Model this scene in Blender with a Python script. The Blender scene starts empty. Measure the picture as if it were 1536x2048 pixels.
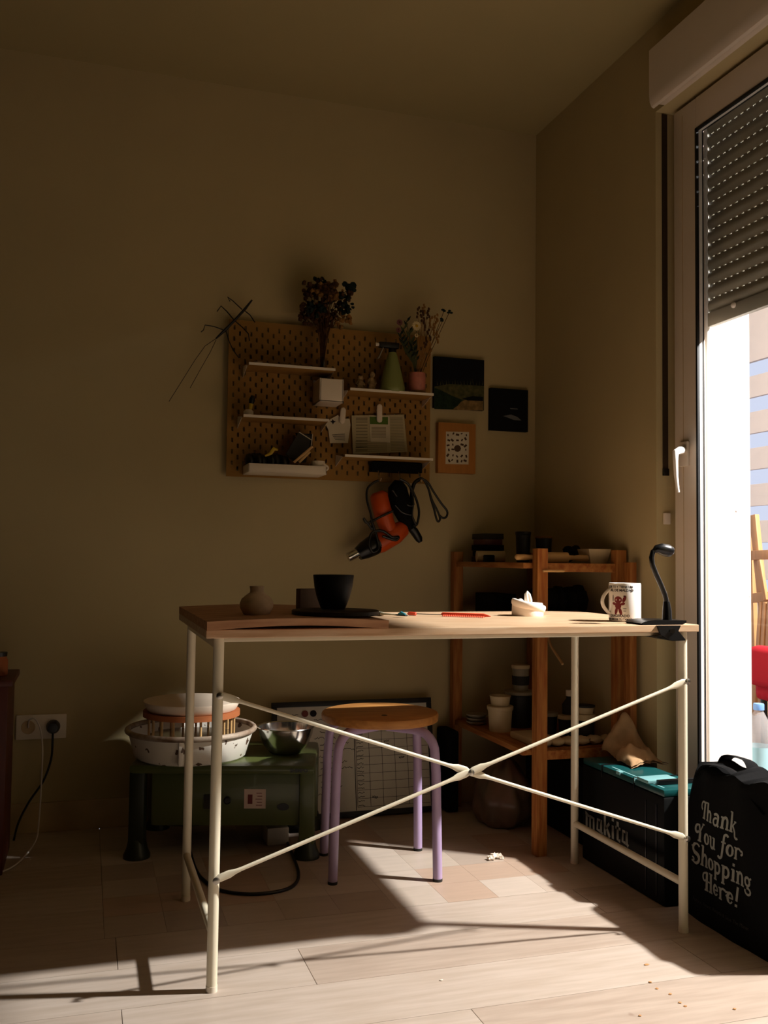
import bpy, bmesh, math, random
from mathutils import Vector, Matrix
random.seed(7)
S = bpy.context.scene
COL = S.collection
# ------------------------------------------------------------------ camera
CAM = Vector((-1.6636, -3.3108, .9041)); YAW, PITCH, ROLL, FPX = .306, .0508, .0122, 1873.4
_f = Vector((math.sin(YAW)*math.cos(PITCH), math.cos(YAW)*math.cos(PITCH), math.sin(PITCH)))
_r = _f.cross(Vector((0, 0, 1))).normalized(); _u = _r.cross(_f)
_r2 = _r*math.cos(ROLL)+_u*math.sin(ROLL); _u2 = -_r*math.sin(ROLL)+_u*math.cos(ROLL)
cd = bpy.data.cameras.new('camera'); cam = bpy.data.objects.new('camera', cd); COL.objects.link(cam)
cam.matrix_world = Matrix((( _r2.x, _u2.x, -_f.x, CAM.x), (_r2.y, _u2.y, -_f.y, CAM.y), (_r2.z, _u2.z, -_f.z, CAM.z), (0, 0, 0, 1)))
cd.sensor_fit = 'HORIZONTAL'; cd.sensor_width = 36; cd.lens = 36*FPX/1536; cd.clip_start = .05
S.camera = cam
# ------------------------------------------------------------------ world, lamp, exposure
W = bpy.data.worlds.new('world'); S.world = W; W.use_nodes = True
bg = W.node_tree.nodes['Background']; bg.inputs[0].default_value = (.74, .80, 1, 1); bg.inputs[1].default_value = .95
LAMP = Vector((1.4, -1.9, 2.652))
ld = bpy.data.lights.new('terrace_lamp', 'POINT'); ld.energy = 1040; ld.color = (1, .98, .95); ld.shadow_soft_size = .05
lo = bpy.data.objects.new('terrace_lamp', ld); lo.location = LAMP; COL.objects.link(lo)
S.view_settings.view_transform = 'Standard'; S.view_settings.look = 'None'
S.view_settings.gamma = 1; S.view_settings.use_curve_mapping = False; S.view_settings.exposure = 0.0

def ray(px, py):
    return _f + _r2*((px-768)/FPX) - _u2*((py-1024)/FPX)
def at(px, py, Y):
    d = ray(px, py); return CAM + d*((Y-CAM.y)/d.y)
def atx(px, py, X):
    d = ray(px, py); return CAM + d*((X-CAM.x)/d.x)
def atz(px, py, Z):
    d = ray(px, py); return CAM + d*((Z-CAM.z)/d.z)
# ------------------------------------------------------------------ materials
def lin(c):
    return tuple(((v/255)/12.92 if v/255 <= .04045 else ((v/255+.055)/1.055)**2.4) for v in c)
def mat(name, rgb, rough=.6, metal=0, var=.12, scale=12, bump=.0, stretch=(1, 1, 1), rgb2=None, spots=None, alpha=None, coat=0):
    m = bpy.data.materials.new(name); m.use_nodes = True; nt = m.node_tree; N = nt.nodes; L = nt.links
    b = N['Principled BSDF']; b.inputs['Roughness'].default_value = rough; b.inputs['Metallic'].default_value = metal
    b.inputs['Coat Weight'].default_value = coat
    if rough >= .55: b.inputs['Specular IOR Level'].default_value = .2
    c = lin(rgb); c2 = lin(rgb2) if rgb2 else tuple(v*(1-var) for v in c)
    tc = N.new('ShaderNodeTexCoord'); mp = N.new('ShaderNodeMapping'); mp.inputs['Scale'].default_value = stretch
    L.new(tc.outputs['Object'], mp.inputs[0])
    nz = N.new('ShaderNodeTexNoise'); nz.inputs['Scale'].default_value = scale; nz.inputs['Detail'].default_value = 5
    L.new(mp.outputs[0], nz.inputs['Vector'])
    mx = N.new('ShaderNodeMix'); mx.data_type = 'RGBA'; mx.inputs[6].default_value = (*c, 1); mx.inputs[7].default_value = (*c2, 1)
    rp = N.new('ShaderNodeValToRGB'); rp.color_ramp.elements[0].position = .35; rp.color_ramp.elements[1].position = .65
    L.new(nz.outputs['Fac'], rp.inputs[0]); L.new(rp.outputs[0], mx.inputs[0])
    out = mx.outputs[2]
    if spots:
        vo = N.new('ShaderNodeTexNoise'); vo.inputs['Scale'].default_value = spots[1]; L.new(tc.outputs['Object'], vo.inputs['Vector'])
        r2 = N.new('ShaderNodeValToRGB'); r2.color_ramp.elements[0].position = spots[2]; r2.color_ramp.elements[1].position = spots[2]+.03
        L.new(vo.outputs['Fac'], r2.inputs[0])
        m2 = N.new('ShaderNodeMix'); m2.data_type = 'RGBA'; m2.inputs[7].default_value = (*lin(spots[0]), 1)
        L.new(out, m2.inputs[6]); L.new(r2.outputs[0], m2.inputs[0]); out = m2.outputs[2]
    L.new(out, b.inputs['Base Color'])
    if bump:
        bp = N.new('ShaderNodeBump'); bp.inputs['Strength'].default_value = bump; bp.inputs['Distance'].default_value = .002
        L.new(nz.outputs['Fac'], bp.inputs['Height']); L.new(bp.outputs[0], b.inputs['Normal'])
    if alpha is not None: b.inputs['Alpha'].default_value = alpha
    return m
def glassy(name, tint=(1, 1, 1), refl=.06, rough=.02):
    m = bpy.data.materials.new(name); m.use_nodes = True; nt = m.node_tree; N = nt.nodes; L = nt.links
    N.remove(N['Principled BSDF'])
    t = N.new('ShaderNodeBsdfTransparent'); t.inputs[0].default_value = (*tint, 1)
    g = N.new('ShaderNodeBsdfGlossy'); g.inputs['Roughness'].default_value = rough
    lw = N.new('ShaderNodeLayerWeight'); lw.inputs[0].default_value = .5
    pw_ = N.new('ShaderNodeMath'); pw_.operation = 'POWER'; pw_.inputs[1].default_value = 5; L.new(lw.outputs['Facing'], pw_.inputs[0])
    fr = N.new('ShaderNodeMath'); fr.operation = 'MULTIPLY_ADD'; fr.inputs[1].default_value = .7; fr.inputs[2].default_value = .025 if refl < .1 else .05; L.new(pw_.outputs[0], fr.inputs[0])
    mx = N.new('ShaderNodeMixShader'); L.new(fr.outputs[0], mx.inputs[0]); L.new(t.outputs[0], mx.inputs[1]); L.new(g.outputs[0], mx.inputs[2])
    L.new(mx.outputs[0], N['Material Output'].inputs[0]); return m
M = dict(
 wall=mat('wall_paint', (192, 175, 132), .9, var=.05, scale=3, bump=.05),
 strapm=mat('dark_strap', (60, 46, 32), .8), wallb=mat('unseen_wall_dimmed', (72, 62, 50), .9),  # wallb: unseen walls darkened so they bounce less light into the room
 ceil=mat('ceiling_paint', (172, 157, 112), .9, var=.04, scale=3),
 pvc=mat('white_plastic_frame', (226, 212, 196), .3, var=.03),
 gasket=mat('black_rubber', (8, 9, 12), .5),
 alu=mat('aluminium_spacer', (236, 234, 230), .4, metal=0, var=.08, scale=40),
 slat=mat('shutter_slat', (150, 146, 132), .5, var=.08),
 render=mat('white_render', (226, 221, 214), .85, var=.03, scale=60, bump=.2, spots=((120, 100, 90), 28, .74)),
 plank=[mat('floor_plank_%d' % i, c, .42, var=.14, scale=6, stretch=(1, 9, 1), bump=.06, rgb2=c2, spots=((120, 92, 70), 9, .76)) for i, (c, c2) in enumerate([((188, 172, 157), (176, 159, 143)), ((192, 177, 163), (180, 164, 148)), ((184, 167, 151), (170, 152, 136))])],
 tile=[mat('parquet_tile_%d' % i, c, .4, var=.08, scale=8, stretch=(1, 6, 1)) for i, c in enumerate([(190, 173, 157), (186, 161, 141), (192, 177, 161), (178, 161, 146), (197, 182, 167), (184, 168, 152)])],
 gap=mat('plank_joint', (96, 76, 60), .8),
 base=mat('baseboard_paint', (196, 170, 130), .6),
 top=mat('tabletop_wood', (212, 182, 148), .42, var=.2, scale=7, stretch=(1, 12, 12), bump=.05, rgb2=(190, 152, 114)),
 cream=mat('cream_metal', (226, 216, 190), .38, var=.04),
 boltm=mat('bolt_steel', (170, 165, 155), .3, metal=1),
 oak=mat('board_wood', (198, 150, 112), .6, var=.2, scale=8, stretch=(1, 10, 10), rgb2=(168, 120, 88)),
 seat=mat('seat_wood', (196, 138, 74), .45, var=.2, scale=9, stretch=(1, 8, 8), bump=.05, rgb2=(168, 112, 56)),
 lilac=mat('lilac_paint', (176, 154, 190), .35, var=.05),
 pine=mat('pine_shelf', (172, 116, 60), .55, var=.3, scale=8, stretch=(10, 10, 1), rgb2=(140, 80, 36)),
 pineh=mat('pine_board', (172, 116, 60), .55, var=.3, scale=8, stretch=(10, 1, 10), rgb2=(140, 80, 36)),
 peg=mat('hardboard', (158, 118, 58), .7, var=.1),
 white=mat('white_plastic', (232, 220, 200), .4, var=.03),
 wmetal=mat('white_metal', (235, 225, 208), .4, var=.03),
 black=mat('black_plastic', (5, 5, 6), .33, var=.1),
 blackm=mat('black_matt', (4, 4, 4), .85, var=.3, scale=40, bump=.2),
 cloth=mat('black_cotton', (3, 3, 4), .95, var=.3, scale=120, bump=.4),
 green=mat('green_enamel', (78, 86, 44), .35, var=.12, scale=5, coat=.2),
 gdark=mat('dark_green_enamel', (34, 40, 22), .4, var=.12),
 basin=mat('basin_plastic', (232, 226, 212), .45, var=.05, spots=((90, 66, 46), 34, .64)),
 rimd=mat('clay_smeared_rim', (196, 180, 160), .6, rgb2=(110, 84, 62), scale=14),
 slip=mat('dried_slip', (50, 38, 30), .8),
 plaster=mat('plaster_bat', (226, 208, 186), .8, var=.04),
 rack=mat('rack_wood', (176, 104, 62), .6, var=.15),
 steel=mat('polished_steel', (205, 205, 200), .16, metal=1, var=.05),
 wbf=mat('whiteboard_frame', (14, 16, 18), .5),
 wbs=mat('whiteboard_face', (205, 200, 188), .3, var=.04),
 ink=mat('marker_ink', (30, 22, 30), .7),
 red=mat('red_magnet', (110, 28, 24), .5),
 teal=mat('teal_plastic', (12, 72, 72), .32, var=.1, scale=20, bump=.1),
 tealw=mat('worn_teal_edge', (120, 170, 172), .4),
 toolb=mat('dark_toolbox', (4, 7, 7), .6, var=.3, scale=60),
 print=mat('pale_print', (150, 150, 142), .8),
 stoneware=mat('stoneware', (214, 188, 162), .7, var=.12, scale=60, bump=.2),
 darkware=mat('black_stoneware', (12, 10, 11), .55, var=.2, scale=60),
 greycard=mat('grey_ceramic', (112, 92, 78), .7),
 plate=mat('dark_bat', (44, 36, 28), .55, var=.2),
 porc=mat('white_porcelain', (250, 244, 236), .25, var=.02, coat=.3),
 clayw=mat('white_bisque', (250, 238, 224), .7, var=.04, scale=30, bump=.2),
 mugred=mat('mug_print_red', (120, 20, 24), .5),
 mugblk=mat('mug_print_black', (30, 14, 14), .5),
 orange=mat('orange_plastic', (205, 78, 16), .4, var=.1),
 redt=mat('orange_red_plastic', (224, 78, 48), .4),
 rolling=mat('beech_wood', (208, 168, 112), .55, var=.12),
 tubw=mat('cream_tub', (206, 186, 146), .5, var=.08),
 tubd=mat('dark_tub', (20, 20, 20), .5),
 lid=mat('grey_lid', (150, 140, 118), .5),
 rag=mat('beige_cloth', (176, 142, 104), .95, var=.35, scale=18, bump=.4),
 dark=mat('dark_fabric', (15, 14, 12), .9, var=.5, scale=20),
 film=mat('clay_bag_film', (120, 90, 72), .35, var=.35, scale=10, bump=.5, rgb2=(96, 84, 66)),
 spray=mat('green_spray_bottle', (132, 140, 78), .4, var=.08),
 pink=mat('pink_glazed_clay', (196, 120, 100), .5, var=.25, scale=50),
 brownd=mat('dried_flowers', (86, 56, 30), .9, var=.5, scale=40),
 straw=mat('dried_straw', (150, 108, 56), .9, var=.3, scale=40),
 leafd=mat('dark_leaves', (20, 34, 28), .7),
 leafg=mat('grey_green_leaves', (74, 80, 50), .8, var=.3),
 petal=mat('cream_petals', (220, 200, 150), .8), mauve=mat('mauve_petals', (130, 80, 84), .8), yel=mat('yellow_centre', (200, 160, 40), .7),
 paper=mat('newsprint', (190, 178, 142), .85, var=.06), papw=mat('white_paper', (215, 205, 180), .85), papg=mat('green_print', (90, 118, 44), .8), txt=mat('grey_print', (150, 140, 112), .85),
 frame=mat('pale_wood_frame', (184, 124, 60), .6, var=.12, scale=10, stretch=(8, 1, 1)),
 navy=mat('dark_paint', (10, 13, 18), .7), field=mat('olive_paint', (92, 88, 52), .8, rgb2=(60, 62, 36), scale=60), bush=mat('green_paint', (34, 52, 32), .8, rgb2=(20, 34, 24), scale=70), sand=mat('sand_paint', (150, 122, 76), .8, rgb2=(110, 90, 54), scale=50), foam=mat('grey_paint', (110, 112, 112), .8),
 leafp=mat('pressed_leaves', (84, 62, 44), .8),
 cabred=mat('red_brown_wood', (92, 34, 20), .5, var=.25, stretch=(8, 8, 1)),
 cable=mat('white_cable', (220, 212, 204), .5), fence=mat('beige_board', (232, 214, 200), .6, var=.03), fencep=mat('fence_post', (225, 222, 225), .5),
 easel=mat('easel_wood', (190, 140, 92), .5, var=.15, scale=8, stretch=(8, 8, 1)), redc=mat('red_fabric', (190, 36, 50), .9, var=.12, scale=200, bump=.2),
 bluecap=mat('blue_cap', (120, 166, 226), .4), label=mat('pale_blue_label', (178, 220, 230), .4, var=.08), labw=mat('white_label', (235, 238, 240), .5), terr=mat('terrace_tiles', (104, 86, 76), .7), tdark=mat('added_dark_wall', (46, 42, 38), .8),
 figur=mat('figurine_glaze', (190, 160, 116), .6, rgb2=(110, 90, 60), scale=60), yellow=mat('yellow_tape', (200, 168, 30), .5),
 stick=mat('sticker_paper', (214, 190, 176), .6), hook=mat('hook_metal', (190, 170, 140), .3, metal=1),
 brist=mat('blue_bristles', (60, 150, 170), .6), grip=mat('striped_grip', (214, 206, 176), .5), gstripe=mat('dark_stripe', (30, 40, 40), .5),
 debris=mat('paper_scraps', (240, 225, 205), .8), sawb=mat('brown_scrap', (190, 140, 90), .8), dgrey=mat('dark_grey', (50, 48, 44), .6))
M['glass'] = glassy('window_glass'); M['bottle'] = mat('clear_bottle', (232, 226, 226), .08, alpha=.28); M['cglass'] = glassy('clear_glass', (.85, .82, .78), .2)
# ------------------------------------------------------------------ mesh builder
class MB:
    def __init__(s): s.v = []; s.f = []
    def add(s, vs, fs):
        n = len(s.v); s.v += [Vector(p) for p in vs]; s.f += [tuple(i+n for i in f) for f in fs]; return s
    def box(s, a, b, rot=0, bev=0):
        a, b = Vector(a), Vector(b); lo = Vector(map(min, a, b)); hi = Vector(map(max, a, b)); c = (lo+hi)/2
        if bev:
            bm = bmesh.new(); bmesh.ops.create_cube(bm, size=1)
            for v in bm.verts: v.co = Vector((v.co.x*(hi-lo).x, v.co.y*(hi-lo).y, v.co.z*(hi-lo).z))
            bmesh.ops.bevel(bm, geom=bm.edges[:], offset=bev, segments=2, affect='EDGES', profile=.6)
            vs = [v.co.copy() for v in bm.verts]; bm.verts.index_update(); fs = [tuple(v.index for v in f.verts) for f in bm.faces]; bm.free()
        else:
            h = (hi-lo)/2; vs = [Vector((x*h.x, y*h.y, z*h.z)) for x in (-1, 1) for y in (-1, 1) for z in (-1, 1)]
            fs = [(0, 1, 3, 2), (4, 6, 7, 5), (0, 4, 5, 1), (2, 3, 7, 6), (0, 2, 6, 4), (1, 5, 7, 3)]
        if rot: R = Matrix.Rotation(rot, 3, 'Z'); vs = [R@v for v in vs]
        return s.add([v+c for v in vs], fs)
    def obox(s, c, ax, ay, az, bev=0):      # oriented box: centre and three half-axes
        c = Vector(c); ax, ay, az = Vector(ax), Vector(ay), Vector(az)
        t = MB(); t.box((-ax.length, -ay.length, -az.length), (ax.length, ay.length, az.length), bev=bev)
        X, Y, Z = ax.normalized(), ay.normalized(), az.normalized()
        return s.add([c+X*v.x+Y*v.y+Z*v.z for v in t.v], t.f)
    def tube(s, pts, r, n=10, caps=True, closed=False, flat=None):
        pts = [Vector(p) for p in pts]; R = r if isinstance(r, (list, tuple)) else [r]*len(pts); k = len(pts); rings = []; up = None
        for i, p in enumerate(pts):
            a = pts[i-1] if i else (pts[-1] if closed else p); b = pts[(i+1) % k] if (i < k-1 or closed) else p
            d = (b-a); d = d.normalized() if d.length > 1e-9 else Vector((0, 0, 1))
            if up is None:
                up = Vector((0, 0, 1)) if abs(d.z) < .9 else Vector((0, 1, 0))
                if flat: up = Vector(flat)
            x = d.cross(up).normalized(); y = x.cross(d).normalized(); up = y
            rr = R[i]; ra, rb = rr if isinstance(rr, tuple) else (rr, rr)
            rings.append([p+x*math.cos(2*math.pi*j/n)*ra+y*math.sin(2*math.pi*j/n)*rb for j in range(n)])
        vs = [v for q in rings for v in q]; fs = []
        for i in range(k if closed else k-1):
            for j in range(n):
                a = i*n+j; b = i*n+(j+1) % n; i2 = (i+1) % k; fs.append((a, b, i2*n+(j+1) % n, i2*n+j))
        if caps and not closed: fs += [tuple(range(n))[::-1], tuple((k-1)*n+j for j in range(n))]
        return s.add(vs, fs)
    def lathe(s, c, prof, n=36, axis=None, sx=1, sy=1):
        c = Vector(c); k = len(prof); vs = []
        q = Vector((0, 0, 1)).rotation_difference(Vector(axis).normalized()).to_matrix() if axis else Matrix.Identity(3)
        for r, z in prof:
            for j in range(n):
                t = 2*math.pi*j/n; vs.append(c+q@Vector((r*math.cos(t)*sx, r*math.sin(t)*sy, z)))
        fs = [(i*n+j, i*n+(j+1) % n, (i+1)*n+(j+1) % n, (i+1)*n+j) for i in range(k-1) for j in range(n)]
        if prof[0][0] > 1e-4: fs.append(tuple(range(n))[::-1])
        if prof[-1][0] > 1e-4: fs.append(tuple((k-1)*n+j for j in range(n)))
        return s.add(vs, fs)
    def prism(s, poly, d):                   # polygon (3-D points) pushed along d
        poly = [Vector(p) for p in poly]; d = Vector(d); n = len(poly)
        return s.add(poly+[p+d for p in poly], [tuple(range(n)), tuple(range(2*n-1, n-1, -1))]+[(i, i+n, (i+1) % n+n, (i+1) % n) for i in range(n)])
    def blob(s, c, r, n=10, jit=.15, seed=0):
        rd = random.Random(seed); r = Vector(r) if not isinstance(r, (int, float)) else Vector((r, r, r)); c = Vector(c); vs = []; m = max(4, n//2+1)
        for i in range(m+1):
            for j in range(n):
                a = math.pi*i/m; t = 2*math.pi*j/n; k = 1+rd.uniform(-jit, jit) if 0 < i < m else 1
                vs.append(c+Vector((r.x*math.sin(a)*math.cos(t)*k, r.y*math.sin(a)*math.sin(t)*k, r.z*math.cos(a)*(k if 0 < i < m else 1))))
        return s.add(vs, [(i*n+j, (i+1)*n+j, (i+1)*n+(j+1) % n, i*n+(j+1) % n) for i in range(m) for j in range(n)])
def origin(o):
    p = Vector((0, 0, 0))
    while o: p = p+o.location; o = o.parent
    return p
def obj(name, mb, m, parent=None, smooth=40, loc=None):
    base = origin(parent) if parent else Vector((0, 0, 0)); L0 = Vector(loc) if loc is not None else Vector((0, 0, 0))
    off = base if parent else L0
    me = bpy.data.meshes.new(name); me.from_pydata([tuple(v-off) for v in mb.v], [], mb.f)
    bm = bmesh.new(); bm.from_mesh(me); bmesh.ops.remove_doubles(bm, verts=bm.verts, dist=1e-6); bmesh.ops.recalc_face_normals(bm, faces=bm.faces); bm.to_mesh(me); bm.free()
    if smooth: me.shade_smooth(); me.set_sharp_from_angle(angle=math.radians(smooth))
    me.materials.append(m if not isinstance(m, str) else M[m])
    o = bpy.data.objects.new(name, me); COL.objects.link(o)
    if parent: o.parent = parent
    else: o.location = L0
    return o
def tag(o, label=None, cat=None, group=None, kind=None):
    for k, v in (('label', label), ('category', cat), ('group', group), ('kind', kind)):
        if v: o[k] = v
    return o
def thing(name, label, cat, loc, group=None):
    o = bpy.data.objects.new(name, None); o.empty_display_size = .02; COL.objects.link(o); o.location = Vector(loc)
    return tag(o, label, cat, group)
def struct(name, mb, m, parent=None, smooth=0):
    o = obj(name, mb, m, parent, smooth=smooth)
    if not parent: o['kind'] = 'structure'
    return o
def copy_mesh(o, loc, parent=None, rot=0):
    c = o.copy(); COL.objects.link(c); c.parent = parent if parent else o.parent; c.location = loc
    if rot: c.rotation_euler.z = rot
    return c
def text_mb(txt, size, place, align='CENTER', bold=0, th=.0004):
    cu = bpy.data.curves.new('t', 'FONT'); cu.body = txt; cu.size = size; cu.align_x = align; cu.offset = bold; cu.extrude = th/2; cu.resolution_u = 2
    ob = bpy.data.objects.new('t', cu); me = bpy.data.meshes.new_from_object(ob)
    mb = MB(); mb.add([place(v.co) for v in me.vertices], [tuple(p.vertices) for p in me.polygons])
    bpy.data.objects.remove(ob); bpy.data.curves.remove(cu); bpy.data.meshes.remove(me); return mb
# ================================================================== THE SETTING
RX0, RY0, H = -4.8, -6.6, 2.602
wy0, wy1, wz1, WT = -.823, -2.85, 2.318, .285            # window hole along the right wall
struct('wall_back', MB().box((RX0-.1, 0, 0), (WT, .1, H)), 'wall')
w = MB(); w.box((0, 0, 0), (WT, wy0, H)); w.box((0, wy0, wz1), (WT, wy1, H)); w.box((0, wy1, 0), (WT, RY0, H)); struct('wall_right', w, 'wall')
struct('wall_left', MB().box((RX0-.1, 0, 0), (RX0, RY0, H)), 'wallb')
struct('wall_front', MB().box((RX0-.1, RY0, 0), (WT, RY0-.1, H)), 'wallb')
struct('ceiling', MB().box((RX0-.1, .1, H), (.2, RY0-.1, H+.1)), 'ceil')
struct('baseboard_back', MB().box((RX0, -.012, 0), (-.012, 0, .095), bev=.002), 'base')
struct('baseboard_right', MB().box((-.012, -.012, 0), (0, wy0+.02, .095), bev=.002), 'base')
# floor: sub-floor with planks laid along X, each a part; patchwork parquet tiles under the table
fl = struct('floor', MB().box((RX0, .0, -.03), (.0, RY0, -.006)), 'gap')
ys = [-.955-.0, -1.135, -1.325, -1.517, -1.71, -1.903, -2.096, -2.289, -2.482, -2.675, -2.868, -3.06]
seams = {0: [-1.575, -.36], 1: [-2.4, -1.173, .1], 2: [-1.574, -.3], 3: [-2.1, -.9], 4: [-1.6, -.25]}
k = 0
def plank(x0, x1, ya, yb, m):
    return obj('plank', MB().box((x0+.0006, ya-.0006, -.006), (x1-.0006, yb+.0006, 0), bev=.0008), m, fl, smooth=0)
for i in range(len(ys)-1):
    sx = [RX0]+[x for x in seams.get(i, [-2.5+(i % 3)*.4, -1.2+(i % 3)*.4]) if x < -.02]+[0]
    for a, b in zip(sx, sx[1:]): plank(a, b, ys[i], ys[i+1], M['plank'][k % 3]); k += 1
for i in range(5):
    ya = 0-.191*i
    for a, b in ((RX0, -2.35-.15*(i % 2)), (-2.35-.15*(i % 2), -1.6)): plank(a, b, ya, ya-.191, M['plank'][k % 3]); k += 1
y = -3.06
while y > RY0: plank(RX0, 0, y, max(y-.193, RY0), M['plank'][k % 3]); y -= .193; k += 1
pat = [4, 1, 2, 5, 0, 3, 1, 2, 4, 0, 5]
tw, th_ = .1455, .1364
for r in range(7):
    for c in range(11):
        xa = -1.6+c*tw; ya = -.955+r*th_
        mm = M['tile'][(5 if c == 0 else 1 if c == 6 else [3, 0, 5, 3, 2, 1, 4, 0, 4, 2][c-1]) if r == 0 else (c*5+r*7+(c*r) % 3) % 6]
        obj('parquet_tile', MB().box((xa+.0003, ya+.0003, -.006), (xa+tw-.0003, ya+th_-.0003, .0)), mm, fl, smooth=0)
# ------------------------------------------------------------------ balcony door, shutter, reveal
FXX, SX = .072, .045                              # room-side faces of the fixed frame and of the sash, set back in the wall
yo = atx(1394, 1000, SX).y; yR = atx(1414, 1000, .126).y
zg = atx(1393, 256, SX).z; SYE = wy1+.3
win = struct('window_1', MB().box((FXX, wy0, .0), (.125, -.856, 2.318), bev=.003).box((FXX, -.856, zg+.09), (.125, wy1, 2.318)).box((FXX, -.856, 0), (.125, wy1, .03)), 'pvc')
sash = MB(); sash.box((SX, -.853, .035), (.076, yo, zg+.095), bev=.004); sash.box((SX, yo, zg), (.076, SYE, zg+.095), bev=.003); sash.box((SX, yo, .035), (.076, SYE, .14), bev=.003)
sh = obj('sash', sash, 'pvc', win)
obj('sash_groove', MB().box((SX-.0008, -.897, .05), (SX+.001, -.899, zg+.07)), 'base', win)
def ring(X0, X1, t, z0=.14, z1=zg, ya=yo, yb=SYE):
    b = MB(); b.box((X0, ya+.001, z0), (X1, ya-t, z1)); b.box((X0, ya, z1-t), (X1, yb, z1+.001)); b.box((X0, ya, z0-.001), (X1, yb, z0+t)); return b
obj('gasket', ring(SX-.0015, SX+.0065, .007), 'gasket', win, smooth=0)
obj('spacer_bar', ring(SX+.0065, SX+.021, .003), 'alu', win, smooth=0)
obj('gasket', ring(SX+.021, SX+.0245, .005), 'gasket', win, smooth=0)
obj('pane', MB().box((SX+.012, yo, .14), (SX+.016, SYE, zg)), 'glass', win, smooth=0)
# lever handle
p0, p1 = atx(1362, 885, SX), atx(1380, 932, SX)
hb = MB(); hb.box((SX-.011, p0.y, p1.z), (SX, p1.y, p0.z), bev=.005)
hd = obj('handle_plate', hb, 'pvc', win)
pts = [atx(1368, 900, SX-.004), atx(1360, 901, SX-.05), atx(1351, 905, SX-.072), atx(1351, 922, SX-.077), atx(1352, 950, SX-.075), atx(1355, 975, SX-.073), atx(1357, 985, SX-.072)]
obj('lever', MB().tube(pts, [.010, .012, .010, .0075, .0065, .005, .004], 10), 'porc', win)
# shutter strap on the side reveal
q0, q1, q2 = at(1325, 560, wy0-.003), at(1335, 560, wy0-.003), at(1330, 945, wy0-.003)
tr = struct('trim_1', MB().box((q0.x, wy0-.001, q2.z), (q1.x, wy0-.004, 2.314)), 'strapm')
obj('strap_clip', MB().box((q0.x-.001, wy0-.001, q2.z-.01), (q1.x+.001, wy0-.008, q2.z+.012), bev=.001), 'black', tr)
obj('strap_guide', MB().box((q0.x, wy0-.001, q2.z-.16), (q1.x+.004, wy0-.010, q2.z-.125), bev=.002), 'pvc', tr)
# roller shutter box over the window
bx = atx(1298, 150, -.056).y
prof = [(0, 2.487), (-.048, 2.487), (-.056, 2.479), (-.056, 2.335), (-.054, 2.316), (-.048, 2.303), (-.040, 2.299), (-.034, 2.304), (-.030, 2.312), (-.022, 2.316), (0, 2.316)]
b = MB(); b.prism([(x, bx, z) for x, z in prof], (0, wy1-bx, 0)); struct('trim_2', b, 'pvc', smooth=30)
# roller shutter (outside the glass)
XH = .136
shut = thing('roller_shutter', 'grey horizontal slatted roller shutter lowered halfway outside the glass door', 'shutter', (XH, yR, 1.6))
zb = atx(1413, 657, XH).z+.045; PT = .0428
def slat_mb():
    b = MB(); n = 8; p = []
    for i in range(n+1):
        t = i/n; p.append((-.007*math.sin(math.pi*t), .0397*t))
    poly = [(XH+x-.001, z) for x, z in p]+[(XH+x+.005, z) for x, z in reversed(p)]
    y_ = yR-.004
    b.prism([(x, y_, zb+z) for x, z in poly], (0, wy1+.02-y_, 0))
    while y_ > wy1+.04: b.box((XH-.001, y_, zb+.0380), (XH+.005, y_-.016, zb+.0430)); y_ -= .027
    return b
s0 = obj('slat', slat_mb(), 'slat', shut, smooth=60)
for i in range(1, 18): copy_mesh(s0, (0, 0, PT*i), shut)
obj('bottom_bar', MB().box((XH-.008, yR-.003, zb-.045), (XH+.011, wy1+.02, zb-.002), bev=.003), 'slat', shut)
pp = atx(1468, 610, XH-.0085); obj('stop_peg', MB().lathe(pp, [(.009, 0), (.009, .004), (.006, .007), (.0, .008)], 16, axis=(-1, 0, 0)), 'pvc', shut)
obj('guide_rail', MB().box((.1265, yR+.0, .04), (.132, yR-.006, 2.3)), 'alu', shut, smooth=0)
rv = MB().box((.1255, wy0-.001, .0), (WT-.001, yR+.0008, 2.36)); struct('trim_3', rv, 'render')
struct('trim_4', MB().box((WT, 3, -.12), (4.5, -5, -.03)), 'terr')
# terrace outside
struct('trim_6', MB().box((WT, 3, 2.85), (4.5, -5, 2.95)), 'terr')
struct('added_wall_7', MB().box((2.3, -.5, -.03), (2.45, -5, 2.85)), 'tdark')  # unseen dark wall added to cut terrace and sky light entering the door
struct('trim_8', MB().box((WT, -5, -.03), (2.45, -5.1, 2.85)), 'tdark')  # unseen end wall, same light-absorbing dark colour as the added one
fc = thing('terrace_fence', 'beige horizontal board fence with sky showing through its gaps', 'fence', (2.3, 0, -.03))
FX = 2.3
edges = [atx(1504, yy, FX).z for yy in (723, 752, 795, 827, 869, 903, 944, 978, 1018)]
zt = edges[0]; pitch = (edges[0]-edges[2]); bh = edges[1]-edges[2]
obj('board', MB().box((FX, 2.2, zt), (FX+.03, -.5, 2.85)), 'fence', fc, smooth=0)
for i in range(9):
    z1 = zt-(edges[0]-edges[1])-pitch*i
    if z1-bh > 0: obj('board', MB().box((FX, 2.2, z1-bh), (FX+.025, -.5, z1), bev=.002), 'fence', fc, smooth=0)
for yy in (2.0, 1.05, .1, -.56): obj('post', MB().box((FX+.03, yy, -.03), (FX+.08, yy+.06, zt+.1)), 'fencep', fc, smooth=0)
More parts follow.
